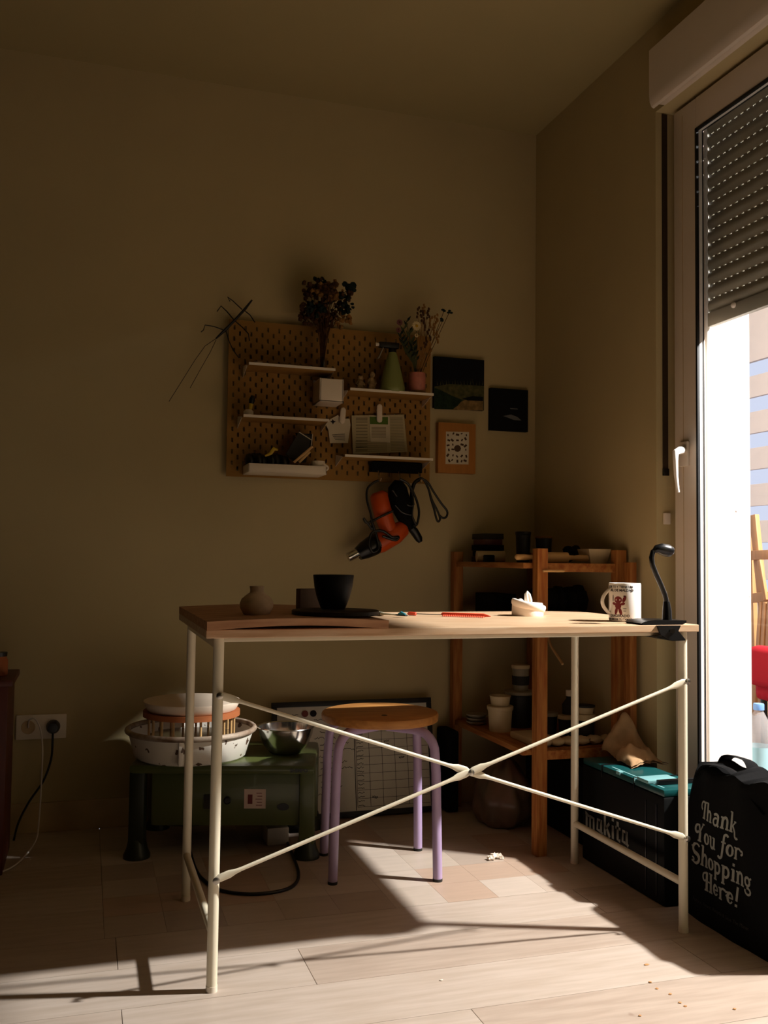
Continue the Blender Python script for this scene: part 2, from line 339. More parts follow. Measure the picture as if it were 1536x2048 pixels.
# ================================================================== THINGS OUTSIDE
ez = thing('easel', 'light wooden folding easel on the terrace behind the red chair', 'easel', (1.35, .75, -.03))
def epl(p, q, w, d, X): 
    a, b_ = atx(*p, X), atx(*q, X); dd = (b_-a); return MB().obox((a+b_)/2, dd/2, Vector((0, 0, 1)).cross(dd).cross(dd).normalized()*w if 0 else dd.cross(Vector((1, 0, 0))).normalized()*w, Vector((d, 0, 0)), bev=.002)
EX = 1.35
obj('leg', epl((1508, 1030), (1534, 1290), .022, .012, EX+.03), 'easel', ez)
obj('leg', epl((1500, 1060), (1512, 1420), .020, .012, EX+.06), 'easel', ez)
obj('crossbar', epl((1480, 1112), (1560, 1108), .022, .012, EX), 'easel', ez)
obj('crossbar', epl((1480, 1198), (1560, 1192), .022, .012, EX-.02), 'easel', ez)
for a, b_ in (((1519, 1120), (1532, 1200)), ((1523, 1204), (1508, 1430)), ((1531, 1204), (1520, 1430)), ((1540, 1204), (1532, 1430))): obj('strut', epl(a, b_, .011, .008, EX-.04), 'easel', ez)
rc = thing('red_chair', 'red upholstered chair back standing on the terrace behind the water bottle', 'chair', (1.0, -.25, -.03))
pc = atx(1506, 1292, 1.0); cz = pc.z; cy = pc.y
b = MB().box((.97, cy, .40), (1.05, cy-.46, cz+.005), bev=.028); obj('backrest', b, 'redc', rc, smooth=60)
b = MB().box((1.0, cy, .34), (1.48, cy-.46, .43), bev=.03); obj('seat', b, 'redc', rc, smooth=60)
for dx, dy in ((1.02, cy-.04), (1.02, cy-.42), (1.44, cy-.04), (1.44, cy-.42)): obj('leg', MB().tube([(dx, dy, -.03), (dx, dy, .36)], .014, 10), 'black', rc)
# water bottle standing on the outside ledge
bp = Vector((.34, -1.16, .0)); t1 = atx(1515, 1406, bp.x); bp.y = atx(1518, 1500, bp.x).y; ztop = t1.z
ledge = ztop-.315
struct('trim_5', MB().box((WT, wy0+.1, -.03), (.50, wy1, ledge)), 'terr')
bt = thing('water_bottle', 'large clear plastic water bottle with pale blue label and blue cap outside', 'bottle', (bp.x, bp.y, ledge))
c = Vector((bp.x, bp.y, ledge))
obj('body', MB().lathe(c, [(.036, 0), (.043, .006), (.043, .05), (.040, .055), (.043, .06), (.043, .085), (.040, .09), (.043, .095), (.044, .20), (.041, .225), (.03, .26), (.016, .287), (.0135, .292), (.0135, .30)], 32), 'bottle', bt, smooth=60)
obj('cap', MB().lathe(c, [(.0165, .295), (.0165, .311), (.015, .3145), (0, .315)], 24), 'bluecap', bt)
obj('label_band', MB().lathe(c, [(.0445, .11), (.0445, .185), (.0443, .185), (.0443, .11), (.0445, .11)], 32), 'label', bt, smooth=60)
b = MB()
for r_ in range(5):
    for q in range(4):
        a = math.radians(168+q*6); p = c+Vector((math.cos(a)*.0448, math.sin(a)*.0448, .125+r_*.009)); b.obox(p, Vector((-math.sin(a), math.cos(a), 0))*.0016, (0, 0, .0015), Vector((math.cos(a), math.sin(a), 0))*.0002)
obj('label_print', b, 'ink', bt)
# ================================================================== DESK TABLE
LX0, LX1, LY0, LY1, ZT = -1.3915, -.2416, -1.2944, -.7542, .753
ds = thing('desk', 'long wooden topped desk with cream metal tube legs and crossed rods', 'table', (-.82, -1.02, 0))
tb = MB(); tb.box((-1.4226, -1.3268, .735), (-.2162, -.7218, ZT), bev=.002); obj('tabletop', tb, 'top', ds, smooth=0)
for x in (LX0, LX1):
    for y in (LY0, LY1):
        l = obj('leg', MB().tube([(x, y, .004), (x, y, .735)], .0115, 16), 'cream', ds)
        obj('foot_cap', MB().tube([(x, y, 0), (x, y, .012)], .0122, 16), 'white', l)
for x in (LX0, LX1):
    y0, y1 = LY0, LY1; obj('side_rail', MB().tube([(x, y0, .118), (x, y1, .118)], .0095, 12), 'cream', ds)
    obj('top_rail', MB().box((x-.01, y0, .713), (x+.01, y1, .735)), 'cream', ds)
for y in (LY0, LY1): obj('top_rail', MB().box((LX0, y-.006, .725), (LX1, y+.009, .735), bev=.001), 'cream', ds)
yf = LY0-.0145
J = dict(a=at(438, 1390, yf), b=at(431, 1758, yf), c=at(938, 1543, yf), d=at(1369, 1362, yf), e=at(1369, 1675, yf))
def rod(p, q, dy):
    p, q = Vector(p), Vector(q); p.y += dy; q.y += dy; d = (q-p).normalized(); n = 22; pts = []; rs = []
    L = (q-p).length
    for s_ in (0, .008, .03, .042, .055): pts.append(p+d*s_); 
    pts += [q-d*s_ for s_ in (.055, .042, .03, .008, 0)]
    w = [(.0022, .005), (.0022, .0085), (.0022, .0085), (.0035, .0055), (.0042, .0042)]
    return MB().tube(pts, w+w[::-1], 12, flat=(0, 0, 1))
for p, q, dy in ((J['a'], J['c'], 0), (J['c'], J['e'], 0), (J['b'], J['c'], -.005), (J['c'], J['d'], -.005)): obj('cross_rod', rod(p, q, dy), 'cream', ds, smooth=50)
for k_ in 'abcde':
    p = J[k_].copy(); p.y -= .012; obj('bolt', MB().lathe(p, [(.0075, 0), (.0075, .002), (.0045, .0035), (0, .004)], 16, axis=(0, -1, 0)).tube([p, p+Vector((0, .012, 0))], .003, 8), 'boltm', ds)
# ------------------------------------------------------------------ warped board on the desk
x0, x1, y0, y1 = -1.424, -1.030, -1.350, -.735; n = 16; b = MB(); vs = []; fs = []
for i in range(n+1):
    u = i/n; x = x0+(x1-x0)*u; zz = ZT+.009*math.sin(math.pi*u)
    for y in (y0, y1): vs += [(x, y, zz), (x, y, zz+.0185-.003*math.sin(math.pi*u))]
for i in range(n):
    a = i*4; c_ = a+4; fs += [(a, c_, c_+1, a+1), (a+2, a+3, c_+3, c_+2), (a+1, c_+1, c_+3, a+3), (a, a+2, c_+2, c_)]
fs += [(0, 1, 3, 2), (n*4, n*4+2, n*4+3, n*4+1)]
b.add(vs, fs); tag(obj('wooden_board', b, 'oak', smooth=30, loc=(x0, y0, ZT)), 'warped light wooden board lying on the left end of the desk', 'board')
ZB = ZT+.009+.0155
def lathe_thing(name, prof, c, m, label, cat, group=None, n=40, **kw):
    return tag(obj(name, MB().lathe(c, prof, n, **kw), m, smooth=50, loc=c), label, cat, group)
c = Vector((-1.294, -1.19, ZB-.0035))
lathe_thing('bud_vase', [(.022, 0), (.03, .004), (.0375, .018), (.038, .028), (.034, .038), (.022, .048), (.016, .052), (.015, .056), (.0165, .066), (.0155, .067), (.013, .064), (.0125, .05), (.0, .03)], c, 'stoneware', 'small round beige stoneware bud vase at the left of the wooden board', 'vase')
c = Vector((-1.118, -1.225, ZB-.0005)); lathe_thing('ware_bat', [(.095, 0), (.1, .002), (.1, .0095), (.098, .011), (0, .011)], c, 'plate', 'dark flat round disc under the black bowl on the wooden board', 'plate', n=56)
c = Vector((-1.115, -1.19, ZB+.0105)); lathe_thing('plant_pot', [(.026, 0), (.029, .003), (.0385, .028), (.0445, .052), (.0475, .078), (.0465, .0795), (.044, .077), (.041, .052), (.035, .028), (.024, .008), (0, .007)], c, 'darkware', 'black flared bowl standing on the dark disc on the wooden board', 'bowl')
p = at(608, 1217, -1.06); b = MB().box((-.03, -.012, 0), (.03, .012, .056), rot=.25, bev=.002); b.v = [v+Vector((p.x+.012, -1.06, ZB-.0025)) for v in b.v]
tag(obj('ceramic_block', b, 'greycard', loc=(p.x, -1.06, ZB)), 'grey rectangular slab standing upright behind the black bowl', 'block')
# brush, fettling tool
tbx = thing('toothbrush', 'old toothbrush with striped grip and blue bristles lying beside the wooden board', 'brush', (-.87, -.85, ZT))
A = atz(741, 1226, ZT+.006); B_ = atz(813, 1231, ZT+.006); d = B_-A
P = lambda t, dz=0: A+d*t+Vector((0, 0, dz))
obj('grip', MB().tube([P(0), P(.05), P(.2), P(.35), P(.4)], [.002, .005, .0065, .005, .003], 12), 'grip', tbx)
for t in (.06, .12, .18, .24, .3): obj('stripe', MB().tube([P(t-.008), P(t+.008)], [.0066-abs(t-.2)*.008]*2, 12), 'gstripe', tbx)
obj('handle', MB().tube([P(.4), P(.6), P(.75)], [.003, .0022, .0025], 8), 'grip', tbx)
obj('head', MB().tube([P(.72), P(.78), P(1)], [(.003, .002), (.006, .0025), (.005, .002)], 10), 'gstripe', tbx)
obj('bristles', MB().tube([P(.79, .002), P(.86, .005), P(.97, .002)], [.003, .005, .003], 10), 'brist', tbx)
ft = thing('wire_tool', 'thin orange red toothed tool with dark shaft lying on the desk centre', 'tool', (-.7, -.9, ZT))
A = atz(815, 1227, ZT+.005); B_ = atz(985, 1233, ZT+.004); d = B_-A
obj('cap', MB().tube([P(0), P(.02), P(.1), P(.11)], [.002, .0055, .005, .002], 10), 'redt', ft)
obj('shaft', MB().tube([P(.1), P(.42)], .0012, 6), 'gstripe', ft)
obj('blade', MB().tube([P(.40, .001), P(.42, .002), P(.9, .002), P(.98, 0)], [(.001, .001), (.003, .005), (.003, .005), (.001, .001)], 8), 'redt', ft)
sd = d.normalized().cross(Vector((0, 0, 1)))
for i in range(22):
    t = .44+i*.022; obj('tooth', MB().tube([P(t, 0), P(t, 0)+sd*.016-Vector((0, 0, .003))], [.0020, .0010], 6), 'redt', ft)
# ceramic knot
kn = thing('clay_knot', 'white folded clay ornament with a raised loop on the desk', 'ornament', (-.488, -.93, ZT))
kc = Vector((-.488, -.93, ZT))
bm_ = MB(); bm_.lathe(kc, [(.043, 0), (.044, .003), (.043, .03), (.041, .036), (.037, .034), (.036, .012), (0, .011)], 40); obj('base', bm_, 'clayw', kn, smooth=50)
pts = [kc+Vector((.044*math.cos(a), -.044*math.sin(a)*.98, .040-.026*(i/13))) for i, a in enumerate([math.radians(185-14*j) for j in range(14)])]
obj('fold', MB().tube(pts, [(.004, .009)]+[(.006, .011)]*12+[(.003, .006)], 10), 'clayw', kn, smooth=70)
pts = [kc+Vector((-.043+.009*math.cos(a)+.03*i/9, -.03+.004*i, .038+.006*math.sin(a))) for i, a in enumerate([j*.35 for j in range(10)])]
obj('curl', MB().tube(pts, [(.006, .004)]*10, 10), 'clayw', kn, smooth=70)
pts = [kc+Vector((x_, -.01, z_)) for x_, z_ in ((-.004, .028), (-.008, .045), (-.009, .060), (-.006, .066), (-.002, .060), (.002, .045), (.004, .03))]
obj('loop', MB().tube(pts, [(.005, .008), (.006, .008), (.005, .006), (.004, .005), (.005, .006), (.006, .008), (.005, .008)], 10), 'clayw', kn, smooth=70)
# mug
mc = Vector((-.337, -1.185, ZT)); RM, HM = .0405, .0985
mg = thing('mug', 'white mug with red figure and black lettering on the desk beside the clip lamp', 'mug', mc)
obj('body', MB().lathe(mc, [(.037, 0), (.0395, .002), (RM, .006), (RM, HM-.003), (RM-.001, HM), (RM-.003, HM-.002), (RM-.0035, .008), (0, .006)], 56), 'porc', mg, smooth=50)
ha = Vector((-.97, .18, 0)).normalized()
pts = [mc+ha*(RM-.004+.024*math.sin(math.pi*t)**.8)+Vector((0, 0, HM*(.86-.68*t))) for t in [i/12 for i in range(13)]]
obj('handle', MB().tube(pts, [(.0075, .004)]*13, 12, flat=ha), 'porc', mg, smooth=70)
face = math.atan2(CAM.y-mc.y, CAM.x-mc.x)
def onmug(u, v, lift=.0003): 
    a = face+(u)/RM-.28; return mc+Vector((math.cos(a)*(RM+lift), math.sin(a)*(RM+lift), v))
def mtext(s_, size, u, v): return text_mb(s_, size, lambda co: onmug(u+co.x, v+co.y, .0003+co.z), bold=.0002*size/.008)
for s_, sz, v in (('SOIS TÚ Y TIENE UN', .0078, .0865), ('NIVEL DE MALDAD', .0088, .0775), ('EXAGERADO', .0092, .0125), ('PARA SER DE TU TAMAÑO', .0066, .0045)): obj('lettering', mtext(s_, sz, -.004, v), 'mugblk', mg, smooth=0)
fig = MB()
def patch(cu, cv, ru, rv, n=18, rot=0):
    vs = [(cu, cv)]+[(cu+ru*math.cos(t)*math.cos(rot)-rv*math.sin(t)*math.sin(rot), cv+ru*math.cos(t)*math.sin(rot)+rv*math.sin(t)*math.cos(rot)) for t in [2*math.pi*i/n for i in range(n)]]
    fig.add([onmug(u, v, .00025) for u, v in vs]+[onmug(u, v, -.0003) for u, v in vs], [(0, i, i % n+1) for i in range(1, n+1)]+[(i+n+1, i % n+1+n+1, i % n+1, i) for i in range(1, n+1)])
o_ = -.006
for q in ((o_, .056, .0105, .009), (o_, .041, .0085, .009), (o_-.005, .028, .004, .010, 18, -.25), (o_+.006, .027, .004, .010, 18, .3), (o_-.011, .046, .006, .0035, 18, -.3), (o_+.012, .046, .006, .0035, 18, .3), (o_+.016, .058, .004, .009, 18, -.4)): patch(*q)
obj('figure_print', fig, 'mugred', mg, smooth=0)
fig = MB(); patch(o_+.017, .0655, .0035, .002); patch(o_-.015, .06, .0015, .009); patch(o_+.017, .034, .005, .0008); patch(o_+.017, .028, .004, .0008)
obj('figure_outline', fig, 'mugblk', mg, smooth=0)
# clip lamp
YL = -1.305
cl = thing('clip_lamp', 'black gooseneck clip lamp clamped to the right front edge of the desk', 'lamp', (-.298, YL, ZT))
L = lambda x, y, dy=0: at(x, y, YL+dy)
gn = [L(1333, 1205), L(1330, 1190), L(1322, 1170), L(1312, 1148), L(1305, 1130), L(1303, 1115), L(1306, 1103), L(1315, 1099)]
obj('gooseneck', MB().tube(gn, [.0062]*8, 12), 'black', cl, smooth=70)
obj('lamp_head', MB().tube([L(1308, 1103), L(1313, 1098), L(1322, 1098), L(1334, 1101), L(1342, 1104), L(1346, 1107)], [.006, .010, .014, .016, .013, .004], 20), 'black', cl, smooth=70)
obj('stem', MB().tube([L(1334, 1243), L(1334, 1222), L(1333, 1203)], [.0125, .0115, .008], 16), 'black', cl, smooth=50)
obj('upper_jaw', MB().prism([L(1283, 1247, -.02), L(1290, 1243, -.02), L(1310, 1240, -.02), L(1373, 1241, -.02), L(1373, 1245, -.02), L(1360, 1252, -.02), L(1310, 1251, -.02), L(1288, 1251, -.02)], (0, .075, 0)), 'black', cl)
obj('pivot', MB().prism([L(1315, 1251, -.028), L(1362, 1251, -.028), L(1357, 1262, -.028), L(1371, 1279, -.028), L(1344, 1281, -.028), L(1322, 1270, -.028)], (0, .006, 0)), 'black', cl)
obj('lower_jaw', MB().prism([L(1316, 1272, -.02), L(1370, 1277, -.02), L(1371, 1281, -.02), L(1345, 1282, -.02), L(1313, 1275, -.02)], (0, .06, 0)), 'black', cl)
obj('spring', MB().tube([L(1345, 1262, -.035), L(1345, 1262, -.022)], .006, 12), 'boltm', cl)
# ================================================================== STOOL
sc = Vector((-.82, -.64, 0)); ang = math.radians(-11)
st = thing('stool', 'round wooden seated stool with four bent lilac tube legs under the desk', 'stool', sc)
obj('seat', MB().lathe(sc+Vector((0, .015, 0)), [(.168, .428), (.173, .431), (.174, .446), (.171, .452), (.166, .4535), (0, .4535)], 64), 'seat', st, smooth=40)
obj('screw_cap', MB().lathe(sc+Vector((-.01, -.06, .4535)), [(.009, 0), (.008, .001), (0, .001)], 16), 'dgrey', st)
for dx, dy in ((-.987, -.736), (-.949, -.481), (-.655, -.512), (-.696, -.792)):
    f = Vector((dx, dy, 0)); r_ = f-sc; rn = r_.normalized(); rt = r_.length-.012
    pts = [f+Vector((0, 0, .006)), sc+rn*(rt+.004)+Vector((0, 0, .30)), sc+rn*rt+Vector((0, 0, .345))]
    for q in range(1, 7):
        a = q/6*math.pi/2; R_ = .062; pts.append(sc+rn*(rt-R_+R_*math.cos(a))+Vector((0, 0, .352+R_*math.sin(a))))
    pts.append(sc+rn*.02+Vector((0, 0, .414)))
    l = obj('leg', MB().tube(pts, .0135, 14), 'lilac', st, smooth=60)
    obj('foot_cap', MB().tube([f, f+Vector((0, 0, .008))], .0138, 14), 'dgrey', l)
# ================================================================== POTTERY WHEEL
wa = math.atan2(-.138, .504); WC = Vector((-1.212, -.296, 0))     # local x along the front
ux = Vector((math.cos(wa), math.sin(wa), 0)); uy = Vector((-math.sin(wa), math.cos(wa), 0))
def wl(x, y, z): return WC+ux*x+uy*y+Vector((0, 0, z))
pw = thing('pottery_wheel', 'green metal pottery wheel with white splash basin on dark flared legs', 'pottery wheel', WC)
def wbox(a, b_, bev=.004):
    a, b_ = Vector(a), Vector(b_); c_ = (a+b_)/2; h = (b_-a)/2
    return MB().obox(wl(*c_), ux*abs(h.x), uy*abs(h.y), Vector((0, 0, abs(h.z))), bev=bev)
obj('deck', wbox((-.283, -.165, .254), (.272, .215, .282), .012), 'green', pw)
obj('housing', wbox((-.22, -.14, .095), (.235, .19, .256), .01), 'green', pw)
obj('drum', MB().lathe(wl(-.12, .02, .085), [(.13, 0), (.14, .01), (.14, .15)], 40), 'gdark', pw, smooth=50)
for x, y, m_ in ((-.26, -.13, 'gdark'), (.25, -.13, 'green'), (-.26, .18, 'gdark'), (.25, .18, 'green')):
    l = obj('leg', wbox((x-.024, y-.024, .04), (x+.024, y+.024, .272), .01), m_, pw)
    obj('foot', MB().lathe(wl(x, y, 0), [(.04, 0), (.04, .01), (.031, .03), (.026, .055)], 20), 'gdark', l, smooth=60)
b = text_mb('SHIMPO', .015, lambda co: wl(.225+co.x, -.1662-co.z, .262+co.y), bold=.0006); obj('badge', b, 'black', pw, smooth=0)
fy = -.1405
stk = obj('sticker', wbox((.06, fy, .148), (.125, fy-.0006, .206), 0), 'stick', pw, smooth=0)
b = MB()
for i, (a_, w_) in enumerate([(.105, .012), (.107, .01), (.104, .014), (.106, .011), (.105, .013)]):
    b.obox(wl(a_, fy-.001, .194-.009*i), ux*w_/1.4, uy*.0003, Vector((0, 0, .0009)))
b.obox(wl(.078, fy-.001, .176), ux*.007, uy*.0003, Vector((0, 0, .014)))
obj('sticker_print', b, 'red', stk, smooth=0)
obj('oval_badge', MB().lathe(wl(.178, fy+.001, .158), [(.018, 0), (.018, .002), (.016, .003), (0, .003)], 24, axis=-uy, sx=1, sy=.6) if 0 else MB().add([wl(.178+.018*math.cos(t*math.pi/12), fy-.002,   .153+.0105*math.sin(t*math.pi/12)) for t in range(24)]+[wl(.178+.018*math.cos(t*math.pi/12), fy+.002,   .153+.0105*math.sin(t*math.pi/12)) for t in range(24)], [tuple(range(24))]+[(i, (i+1) % 24, (i+1) % 24+24, i+24) for i in range(24)]), 'black', pw)
obj('speed_knob', MB().lathe(wl(.01, fy, .173), [(.011, 0), (.011, .008), (.008, .011), (0, .011)], 20, axis=-uy), 'black', pw)
obj('socket', wbox((-.06, fy, .147), (-.036, fy-.006, .19), .002), 'dgrey', pw)
# basin, wheel-head disc and dowel rack
bc = wl(-.122, -.02, 0); b = MB()
b.lathe(bc, [(.166, .282), (.173, .288), (.190, .348), (.193, .360), (.188, .360), (.166, .292), (0, .288)], 64)
bs = obj('splash_basin', b, 'basin', pw, smooth=50)
obj('rim', MB().tube([bc+Vector((.196*math.cos(t*math.pi/24), .196*math.sin(t*math.pi/24), .366)) for t in range(48)], .0085, 10, closed=True), 'rimd', bs, smooth=60)
obj('slip_residue', MB().lathe(bc, [(.171, .295), (.171, .30), (0, .30)], 48), 'slip', bs)
jp = bc+Vector((-.19*.38, -.19*.93, 0)); jp = at(318, 1500, bc.y-.19); 
obj('basin_flange', MB().obox(bc+Vector((-.05, -.177, .325)), (.007, 0, 0), (0, .014, 0), (0, 0, .037), bev=.004), 'basin', bs)
obj('wheel_head', MB().lathe(bc, [(.03, .30), (.03, .338), (.132, .338), (.132, .347), (0, .347)], 40), 'steel', pw, smooth=40)
dk = thing('dowel_rack', 'round wooden rack of dowels standing in the white basin', 'rack', bc+Vector((0, 0, .347)))
b = MB(); b.lathe(bc, [(.108, .408), (.150, .408), (.150, .424), (.108, .424), (.108, .408)], 48); obj('ring', b, 'rack', dk, smooth=40)
b0 = None
for i in range(20):
    a = 2*math.pi*i/20+.1; q = bc+Vector((.132*math.cos(a), .132*math.sin(a), 0))
    o = obj('dowel', MB().tube([q+Vector((0, 0, .3475)), q+Vector((0, 0, .410))], .0038, 8), 'rolling', dk) if b0 is None else copy_mesh(b0, Vector(q)-q0, dk)
    if b0 is None: b0 = o; q0 = Vector(q)
lathe_thing('plaster_disc', [(.134, 0), (.138, .003), (.150, .026), (.149, .030), (.132, .032), (0, .033)], bc+Vector((0, 0, .4245)), 'plaster', 'round pale plaster disc lying on the dowel rack of the pottery wheel', 'disc', n=64)
# steel bowl
sb = wl(.172, .02, .2825)
lathe_thing('mixing_bowl', [(.035, 0), (.05, .003), (.073, .03), (.086, .062), (.089, .082), (.093, .084), (.092, .086), (.086, .083), (.083, .062), (.07, .032), (.048, .006), (0, .004)], sb, 'steel', 'shiny steel mixing bowl on the right end of the green pottery wheel', 'bowl', n=56)
# pedal and power cable
pd = thing('foot_pedal', 'white foot pedal on the floor under the pottery wheel', 'pedal', (-1.05, -.30, 0))
obj('base', MB().box((-1.10, -.35, 0), (-1.03, -.24, .055), bev=.006), 'white', pd); obj('tread', MB().box((-1.028, -.34, .03), (-.99, -.25, .068), bev=.004), 'black', pd)
pts = [atz(x, y, .005) for x, y in ((575, 1685), (586, 1712), (597, 1745), (590, 1768), (560, 1782), (500, 1788), (440, 1780), (405, 1758), (390, 1735), (380, 1700))]
def smoothp(P_, k=6):
    out = []; n_ = len(P_)
    for i in range(n_-1):
        p0, p1, p2, p3 = P_[max(i-1, 0)], P_[i], P_[i+1], P_[min(i+2, n_-1)]
        for j in range(k):
            t = j/k; out.append(.5*((2*p1)+(-p0+p2)*t+(2*p0-5*p1+4*p2-p3)*t*t+(-p0+3*p1-3*p2+p3)*t**3))
    return out+[P_[-1]]
tag(obj('power_cable', MB().tube(smoothp(pts), .0048, 8), 'black', smooth=70, loc=pts[0]), 'black cable curling over the floor below the pottery wheel', 'cable')
# ================================================================== LEFT: cabinet, socket, cables
cbx = thing('cabinet', 'dark red brown wooden cabinet edge at the left of the room', 'cabinet', (-2.05, -.3, 0))
obj('body', MB().box((-2.4, -.42, 0), (-1.868, -.16, .53), bev=.003), 'cabred', cbx); obj('top', MB().box((-2.42, -.43, .53), (-1.855, -.15, .548), bev=.003), 'cabred', cbx)
jr = thing('glass_jar', 'small dark glass jar on top of the red brown cabinet', 'jar', (-1.905, -.3, .548))
obj('body', MB().lathe((-1.905, -.3, .548), [(.024, 0), (.026, .004), (.026, .045), (.022, .052), (.022, .056)], 24), 'rack', jr, smooth=50); obj('lid', MB().lathe((-1.905, -.3, .604), [(.023, 0), (.024, .012), (0, .013)], 24), 'black', jr)
so = thing('wall_socket', 'double white wall socket plate with plugs above the baseboard', 'socket', (-1.792, 0, .342))
obj('plate', MB().box((-1.87, -.010, .302), (-1.714, 0, .382), bev=.003), 'white', so)
for x in (-1.832, -1.755):
    obj('recess', MB().lathe((x, -.0105, .342), [(.022, 0), (.021, .0012), (.018, .0004), (0, .0003)], 28, axis=(0, -1, 0)), 'dgrey' if x > -1.8 else 'base', so)
pl = thing('black_plug', 'round black plug with black cable in the right socket', 'plug', (-1.755, -.012, .342))
obj('body', MB().lathe((-1.755, -.0125, .342), [(.021, 0), (.021, .018), (.015, .03), (0, .031)], 24, axis=(0, -1, 0)), 'black', pl)
obj('cord', MB().tube(smoothp([Vector(p) for p in ((-1.755, -.03, .335), (-1.755, -.035, .30), (-1.758, -.03, .24), (-1.78, -.03, .17), (-1.82, -.04, .11), (-1.85, -.06, .05), (-1.86, -.1, .006))]), .0035, 8), 'black', pl, smooth=70)
wc = [Vector((-1.832, -.012, .342)), Vector((-1.828, -.04, .37)), Vector((-1.81, -.05, .375)), Vector((-1.793, -.05, .34)), at(85, 1500, -.06), at(82, 1580, -.09), at(78, 1640, -.12), atz(71, 1682, .03), atz(40, 1722, .006), atz(0, 1745, .005), atz(-80, 1765, .005)]
tag(obj('charging_cable', MB().tube(smoothp(wc), .0026, 8), 'cable', smooth=70, loc=wc[0]), 'thin white cable hanging from the left socket to the floor', 'cable')
# ================================================================== WHITEBOARD
wbt = thing('whiteboard', 'black framed whiteboard with handwritten timetable leaning on the wall behind the stool', 'whiteboard', (-.74, -.1, 0))
tilt = math.radians(10); WB0 = Vector((-1.035, -.105, .004)); wn = Vector((0, math.sin(tilt), math.cos(tilt))); wo = Vector((0, -math.cos(tilt), math.sin(tilt)))
WW, WH = .592, .40
def wp(u, v, d=0): return WB0+Vector((u, 0, 0))+wn*v+wo*d
def wq(u0, v0, u1, v1, d0, d1, bev=0): return MB().obox(wp((u0+u1)/2, (v0+v1)/2, (d0+d1)/2), Vector((abs(u1-u0)/2, 0, 0)), wn*abs(v1-v0)/2, wo*(d1-d0)/2, bev=bev)
obj('board_face', wq(.01, .01, WW-.01, WH-.01, 0, .008), 'wbs', wbt, smooth=0)
for a in ((0, 0, WW, .018), (0, WH-.018, WW, WH), (0, .018, .018, WH-.018), (WW-.018, .018, WW, WH-.018)): obj('frame_bar', wq(*a, -.002, .014, bev=.002), 'wbf', wbt)
b = MB()
for i in range(12): b.v += []; q = wq(.30, .03+i*.0285, WW-.02, .0312+i*.0285, .008, .0084); b.add(q.v, q.f)
for i in range(6): q = wq(.30+i*.048, .03, .3014+i*.048, WH-.04, .008, .0084); b.add(q.v, q.f)
q = wq(.294, .02, .2965, WH-.03, .008, .0084); b.add(q.v, q.f)
obj('table_lines', b, 'ink', wbt, smooth=0)
b = MB(); rd = random.Random(3)
def scrib(u, v, L_, h):
    n_ = int(L_/.004); pts = [wp(u+i*.004, v+rd.uniform(-h, h), .0083) for i in range(n_)]
    if n_ > 1: b.tube(pts, .001, 4)
for i in range(22): scrib(.303, .036+i*.01425, .03, .003)
for i, L_ in enumerate((.06, .1, .12, .08, .11, .13, .07, .1, .12, .09, .05, .08, .07, .03)): scrib(.15+(.02 if i % 3 else 0), .335-i*.021, L_, .004)
scrib(.03, .355, .07, .003)
for u, v in ((.355, .06), (.405, .25), (.405, .236), (.36, .30), (.46, .19)): scrib(u, v, .026, .004); scrib(u, v+.003, .026, .004)
obj('handwriting', b, 'ink', wbt, smooth=0)
for u, m_ in ((.118, 'red'), (.148, 'ink')): obj('magnet', MB().lathe(wp(u, WH-.042, .008), [(.0115, 0), (.0115, .004), (0, .005)], 20, axis=wo), m_, wbt)
# ================================================================== SHELVING
sv = thing('shelving_unit', 'pine shelving unit with four posts in the corner of the room', 'shelf', (-.17, -.35, 0))
for x, y, h in ((-.345, -.05, .937), (-.31, -.657, .945), (-.03, -.657, .944), (-.03, -.05, .937)):
    obj('post', MB().box((x-.018, y-.018, 0), (x+.018, y+.018, h), bev=.002), 'pine', sv)
for z in (.882, .69, .30):
    obj('shelf_board', MB().box((-.355, -.63, z), (-.012, -.03, z+.018), bev=.002), 'pineh', sv)
    obj('end_rail', MB().box((-.30, -.665, z-.010), (-.04, -.648, z+.018), bev=.002), 'pineh', sv)
obj('peg_pin', MB().tube([at(1086, 1142, -.683), at(1128, 1142, -.683)], .004, 10), 'rolling', sv)
pk = thing('leaning_plank', 'narrow pine plank standing against the right wall beside the shelving unit', 'plank', (-.04, -.73, 0)); 
obj('plank_body', MB().box((-.045, -.748, 0), (-.022, -.712, .905), bev=.002), 'pine', pk)
a, b_ = Vector((-.15, -.425, .617)), Vector((-.15, -.507, .565))
ws = thing('wooden_stick', 'short pale wooden stick hanging below the middle shelf', 'stick', (-.15, -.42, .64))
obj('stick_body', MB().tube([(-.15, -.37, .6895), a, b_], [.0045, .0045, .0045], 8), 'rolling', ws)
ZS = .900
def tub(name, x, y, z, r, h, m_, label, cat, lid_=None, lidm='lid', group=None, handle=False):
    t = thing(name, label, cat, (x, y, z), group)
    obj('body', MB().lathe((x, y, z), [(r*.86, 0), (r*.88, .003), (r, h*.96), (r*1.05, h*.97), (r*1.05, h), (r*.95, h), (r*.83, .005), (0, .004)], 32), m_, t, smooth=50)
    if lid_: obj('lid', MB().lathe((x, y, z+h+.0003), [(r*1.08, 0), (r*1.09, lid_*.8), (r*1.03, lid_), (0, lid_*.95)], 32), lidm, t, smooth=40)
    return t
